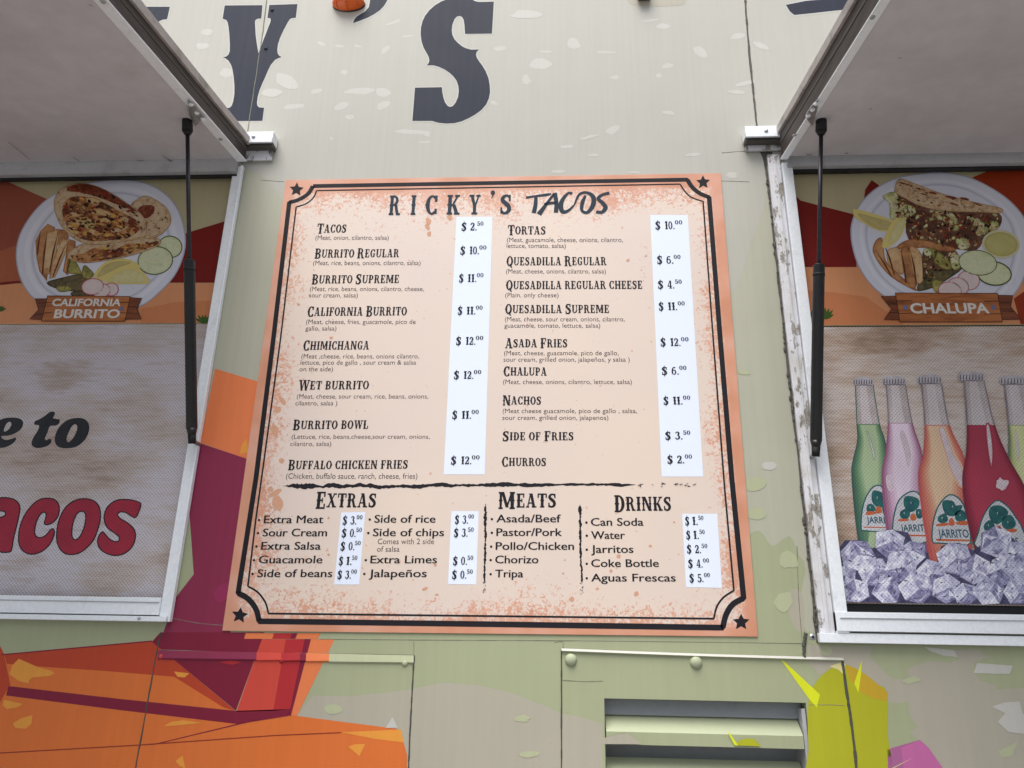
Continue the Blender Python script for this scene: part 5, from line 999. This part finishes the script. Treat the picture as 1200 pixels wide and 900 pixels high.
def soda(k, kind, cap, L, R, lvl, ni, shine, dark_neck=False):
    """L and R run down the two sides from the neck ring; lvl = liquid level index"""
    root = empty('x', (P(*L[0], YP).x, layer(k), P(*L[-1], YP).z), '', ''); del root['label']; del root['category']; root.name = 'bottle_picture'; root.parent = FR; root.location = WL[root]-WL[FR]
    m1, m2 = MBt[kind]; q = MB(); Ls, Rs = smooth(L, 4, False), smooth(R, 4, False); whole = Ls+Rs[::-1]
    def at_(S):
        for a, c in zip(S[:-1], S[1:]):
            if a[1] <= lvl <= c[1]: t = (lvl-a[1])/(c[1]-a[1]+1e-9); return [(a[0]+(c[0]-a[0])*t, lvl)]
        return []
    Ls = [p for p in Ls if p[1] < lvl]+at_(Ls)+[p for p in Ls if p[1] > lvl]; Rs = [p for p in Rs if p[1] < lvl]+at_(Rs)+[p for p in Rs if p[1] > lvl]
    nl = lambda a, c: [(x+a, y) for x, y in Ls if y <= lvl+.01]+[(x-c, y) for x, y in Rs if y <= lvl+.01][::-1]
    for i_, (a, c, m_) in enumerate(((0, 0, m2 if dark_neck else M_glassd), (1.2, 1.0, M_glassm), (2.6, 2.2, M_glass), (6, 9, M_glassl))): cut(q, nl(a, c), m_, layer(k+.1*i_))
    wd_ = Rs[-1][0]-Ls[-1][0]
    for i_, m_ in enumerate(MBg[kind]):
        t_ = i_/(len(MBg[kind])-1); gw = lambda y: 1+.028*max(0, y-lvl)
        bl = [(x+5.2*t_*gw(y), y+1.2*t_) for x, y in Ls if y >= lvl-.01]+[(x-7.2*t_*gw(y)*.8, y+1.2*t_) for x, y in Rs if y >= lvl-.01][::-1]
        cut(q, bl, m_, layer(k+.05+.08*i_))
    for s_ in shine: s_ = smooth(s_, 3); cut(q, inflate(s_, .8), MBg[kind][-1] if kind != 'r' else MBm['r'], layer(k+.72)); cut(q, inflate(s_, -.4), MBl[kind] if kind != 'r' else MBr, layer(k+.78)); cut(q, inflate(s_, -1.3), M_gloss, layer(k+.84))
    q.build('bottle_body', root)
    q = MB(); cx0, cx1, cy0, cy1 = cap; w_ = cx1-cx0
    cut(q, [(cx0, cy1), (cx0-.3, cy1-5), (cx0+1.5, cy0+2), (cx0+w_*.3, cy0), (cx0+w_*.7, cy0), (cx1-1.5, cy0+2), (cx1+.3, cy1-5), (cx1, cy1)], M_cap, layer(k+.9))
    cut(q, [(cx0+1, cy1-.2), (cx0+w_*.5, cy1-1), (cx1-1, cy1-.2), (cx1-1, cy1+.9), (cx0+1, cy1+.9)], M_glassd, layer(k+.95))
    for i_ in range(8):
        x = cx0+w_*(i_+.5)/8; cut(q, [(x-.9, cy1-1), (x-.3, cy0+3.2), (x+.5, cy0+3.2), (x+.7, cy1-1)], M_capd, layer(k+1.0))
    q.build('bottle_cap', root)
    return root
def bottle_label(root, k, arch, jugs, reds, text, txtpos, bands, sub=None):
    arch = smooth(arch, 3); q = MB(); cut(q, inflate(arch, 1.1), M_teal, layer(k)); cut(q, inflate(arch, -.5), M_lbl, layer(k+.3))
    for p in jugs: cut(q, inflate(smooth(p, 3), .7), M_teal, layer(k+.6)); cut(q, [(sum(x for x, y in p)/len(p)-1.2, sum(y for x, y in p)/len(p)-2.2), (sum(x for x, y in p)/len(p)-.2, sum(y for x, y in p)/len(p)-2.4), (sum(x for x, y in p)/len(p)-.9, sum(y for x, y in p)/len(p)+1)], M_lbl, layer(k+.7))
    for p in reds: cut(q, smooth(p, 3), M_lred, layer(k+.75))
    for p in bands: cut(q, p, M_lred, layer(k+.5))
    o = q.build('bottle_label', root)
    q = MB(); plain(q, text, *txtpos[:3], M_ltxt, layer(k+1), cap=txtpos[3], bold=.02)
    if sub: plain(q, *sub[:4], M_lbl, layer(k+1), cap=sub[4])
    q.build('lettering', o)
b1 = soda(1, 'g', (999.5, 1023, 441.5, 451), [(1001.6, 450), (1003.6, 496), (1004.4, 516), (999, 540), (997.6, 556), (1001, 600), (1006, 640), (1008, 650)], [(1023.6, 450), (1031, 496), (1038, 518), (1045, 560), (1045, 600), (1045, 640), (1045, 650)], 497, 0, [Zb([(275, 430), (290, 430), (330, 560), (318, 600), (300, 520)])], True)
bottle_label(b1, 2.2, Zc([(248, 395), (252, 300), (275, 215), (320, 152), (370, 160), (372, 290), (402, 405), (270, 408)]), [Zc([(315, 180), (350, 182), (372, 200), (372, 265), (340, 268), (312, 235)]), Zc([(285, 260), (312, 258), (328, 285), (305, 300), (282, 292)])], [Zc([(335, 275), (355, 265), (368, 300), (345, 310), (328, 300)]), Zc([(282, 296), (330, 300), (330, 312), (276, 318)])], 'JARRI', (1016, 1037.4, 613, 7.2), [Zc([(258, 385), (402, 388), (402, 394), (260, 392)])], ('GRA', 1017.4, 1032, 631, M_lbl, 5) and None)
b2 = soda(4.5, 'p', (1034.4, 1061, 440.6, 450.5), [(1038, 449.5), (1040.4, 496), (1037.4, 530), (1033, 556), (1036, 600), (1042, 650)], [(1061.4, 449.5), (1069.6, 496), (1080, 528), (1083, 560), (1086, 600), (1088, 650)], 495.5, 0, [Zb([(470, 440), (500, 430), (540, 560), (520, 640), (500, 560)]), Zb([(395, 700), (420, 690), (440, 760), (410, 770)])])
bottle_label(b2, 5.8, Zc([(432, 400), (440, 320), (470, 230), (540, 180), (590, 205), (602, 300), (632, 470), (500, 470), (440, 440)]), [Zc([(505, 212), (560, 216), (585, 240), (570, 280), (530, 298), (500, 262)]), Zc([(478, 300), (510, 285), (530, 310), (510, 340), (480, 330)]), Zc([(570, 290), (598, 290), (600, 330), (575, 332)])], [Zc([(535, 320), (555, 308), (570, 340), (550, 352), (535, 342)]), Zc([(466, 342), (520, 340), (520, 352), (466, 354)])], 'JARRIT', (1056, 1083.8, 622.6, 8), [Zc([(500, 432), (628, 434), (629, 444), (500, 442)])])
b3 = soda(8, 'o', (1075.6, 1103.4, 439, 449.4), [(1079.4, 448.5), (1083.4, 498), (1081.6, 532), (1076, 556), (1080, 600), (1086, 636), (1092, 668)], [(1104, 448.5), (1113, 498), (1131, 538), (1133, 570), (1138, 620), (1140, 668)], 498, 0, [Zb([(700, 420), (735, 410), (790, 560), (840, 640), (840, 760), (770, 660), (740, 560)])])
bottle_label(b3, 9.4, Zc([(665, 470), (668, 370), (700, 265), (765, 200), (830, 235), (862, 320), (885, 480), (800, 485), (700, 480)]), [Zc([(725, 240), (780, 238), (800, 265), (835, 262), (825, 290), (790, 320), (740, 308)]), Zc([(700, 330), (735, 312), (752, 345), (730, 362), (702, 355)]), Zc([(800, 305), (840, 292), (862, 330), (840, 352), (805, 346)])], [Zc([(762, 345), (780, 335), (795, 370), (775, 382), (760, 372)]), Zc([(690, 370), (750, 364), (755, 378), (692, 384)]), Zc([(805, 358), (868, 352), (868, 376), (810, 374)])], 'JARRITO', (1100, 1136, 629.8, 9.4), [Zc([(680, 456), (884, 462), (884, 472), (690, 470)])])
b4 = soda(12, 'r', (1123.6, 1152.8, 435.6, 446), [(1129.6, 445), (1133, 498), (1132, 532), (1127.6, 560), (1130, 590), (1136, 620), (1144, 650)], [(1153.4, 445), (1166, 498), (1182, 536), (1200, 568), (1210, 600), (1214, 625), (1215, 650)], 498, 0, [Zb([(975, 400), (1000, 395), (1020, 540), (1010, 640), (990, 560)]), Zb(ell(1072, 735, 42, 38, 30, 16, .2))])
bottle_label(b4, 13.4, Zc([(930, 510), (935, 420), (965, 320), (1035, 235), (1100, 265), (1150, 330), (1190, 400), (1200, 510)]), [Zc([(1005, 275), (1060, 265), (1105, 300), (1080, 340), (1040, 370), (1000, 330)]), Zc([(972, 370), (1005, 350), (1028, 390), (1000, 410), (970, 400)]), Zc([(1075, 345), (1120, 320), (1150, 370), (1120, 400), (1080, 388)])], [Zc([(1030, 385), (1060, 380), (1065, 400), (1040, 410)]), Zc([(1090, 405), (1150, 398), (1155, 415), (1095, 425)])], 'OS', (1183, 1195, 639, 9), [])
b5 = soda(7, 'y', (1172, 1202, 440, 450), [(1176, 449), (1181.4, 498), (1181.4, 532), (1178, 570), (1180, 650)], [(1202, 449), (1212, 498), (1226, 538), (1230, 570), (1232, 650)], 498, 0, [Zb([(1140, 430), (1160, 430), (1180, 560), (1160, 600)])])
# printed ice
M_ice = [film('ice_%s' % n, a, c, 95, lo=.36, hi=.66, depth=.3) for n, a, c in (('bright', (244, 244, 252), (186, 184, 214)), ('middle', (214, 214, 234), (142, 139, 178)), ('shaded', (172, 170, 204), (96, 92, 132)))]
M_iced = film('ice_gap', (92, 88, 124), (54, 50, 78), 60, depth=.3)
q = MB(); bot = 705.5
cut(q, Zc([(88, 600), (112, 570), (118, 515), (150, 465), (240, 465), (310, 512), (350, 500), (370, 420), (420, 402), (520, 420), (560, 500), (640, 545), (655, 640), (690, 600), (715, 500), (760, 485), (820, 480), (900, 525), (955, 490), (985, 402), (1080, 400), (1130, 450), (1200, 520), (1330, 500), (1400, 560), (1400, 845), (112, 828)]), M_iced, layer(16))
kk = 16.3
def cube(cx, cy, r, rot):
    global kk
    v = [(cx+r*math.cos(math.radians(rot+60*i))*random.uniform(.9, 1.12), cy+r*math.sin(math.radians(rot+60*i))*random.uniform(.82, 1.05)) for i in range(6)]
    cl = lambda p: (p[0], min(p[1], bot+(p[0]-983)*.02))
    c = (cx+random.uniform(-.15, .15)*r, cy+random.uniform(-.2, .1)*r); o = random.randint(0, 2)
    for j in range(3):
        f = [c]+[v[(2*j+i) % 6] for i in range(3)]; g_ = (sum(p[0] for p in f)/4, sum(p[1] for p in f)/4); t = (j+o) % 3
        cut(q, [cl(p) for p in f], M_ice[t], layer(kk))
        for n_ in range(4):
            e0, e1 = random.sample(f, 2); a, b_ = random.uniform(.35, .95), random.uniform(.35, .95); h_ = (g_[0]+random.uniform(-.25, .25)*r, g_[1]+random.uniform(-.25, .25)*r)
            cut(q, [cl((g_[0]+(e0[0]-g_[0])*a, g_[1]+(e0[1]-g_[1])*a)), cl((g_[0]+(e1[0]-g_[0])*b_, g_[1]+(e1[1]-g_[1])*b_)), cl(h_)], random.choice([M_ice[0], M_ice[max(0, t-1)], M_ice[min(2, t+1)], M_ice[1]]), layer(kk+.015*(n_+1)))
        for _ in range(2):
            a = random.random(); e = random.choice(f); x, y = g_[0]+(e[0]-g_[0])*a, g_[1]+(e[1]-g_[1])*a; an = random.uniform(0, 6.28); l = r*random.uniform(.2, .45)
            cut(q, [cl((x, y)), cl((x+l*math.cos(an), y+l*math.sin(an))), cl((x+l*.5*math.cos(an)+1.6*math.sin(an), y+l*.5*math.sin(an)-1.6*math.cos(an)))], random.choice([M_iced, M_iced, M_ice[2]]), layer(kk+.09))
    kk += .12
rows = [[(1004, 650, 21, 10), (1043, 636, 19, 40), (1070, 648, 17, 20), (1118, 654, 22, 15), (1168, 634, 21, 25), (1192, 652, 20, 5), (1222, 652, 22, 30)], [(990, 674, 14, 30), (1024, 670, 20, 0), (1056, 664, 21, 45), (1092, 672, 18, 10), (1142, 668, 20, 33), (1176, 670, 21, 48), (1208, 672, 20, 10)], [(1004, 694, 17, 20), (1040, 692, 18, 50), (1074, 690, 20, 10), (1110, 690, 18, 35), (1132, 696, 15, 15), (1160, 692, 19, 55), (1194, 694, 18, 0), (1224, 694, 20, 5)]]
for r_ in rows:
    for a in r_: cube(*a)
q.build('ice_print', FR)
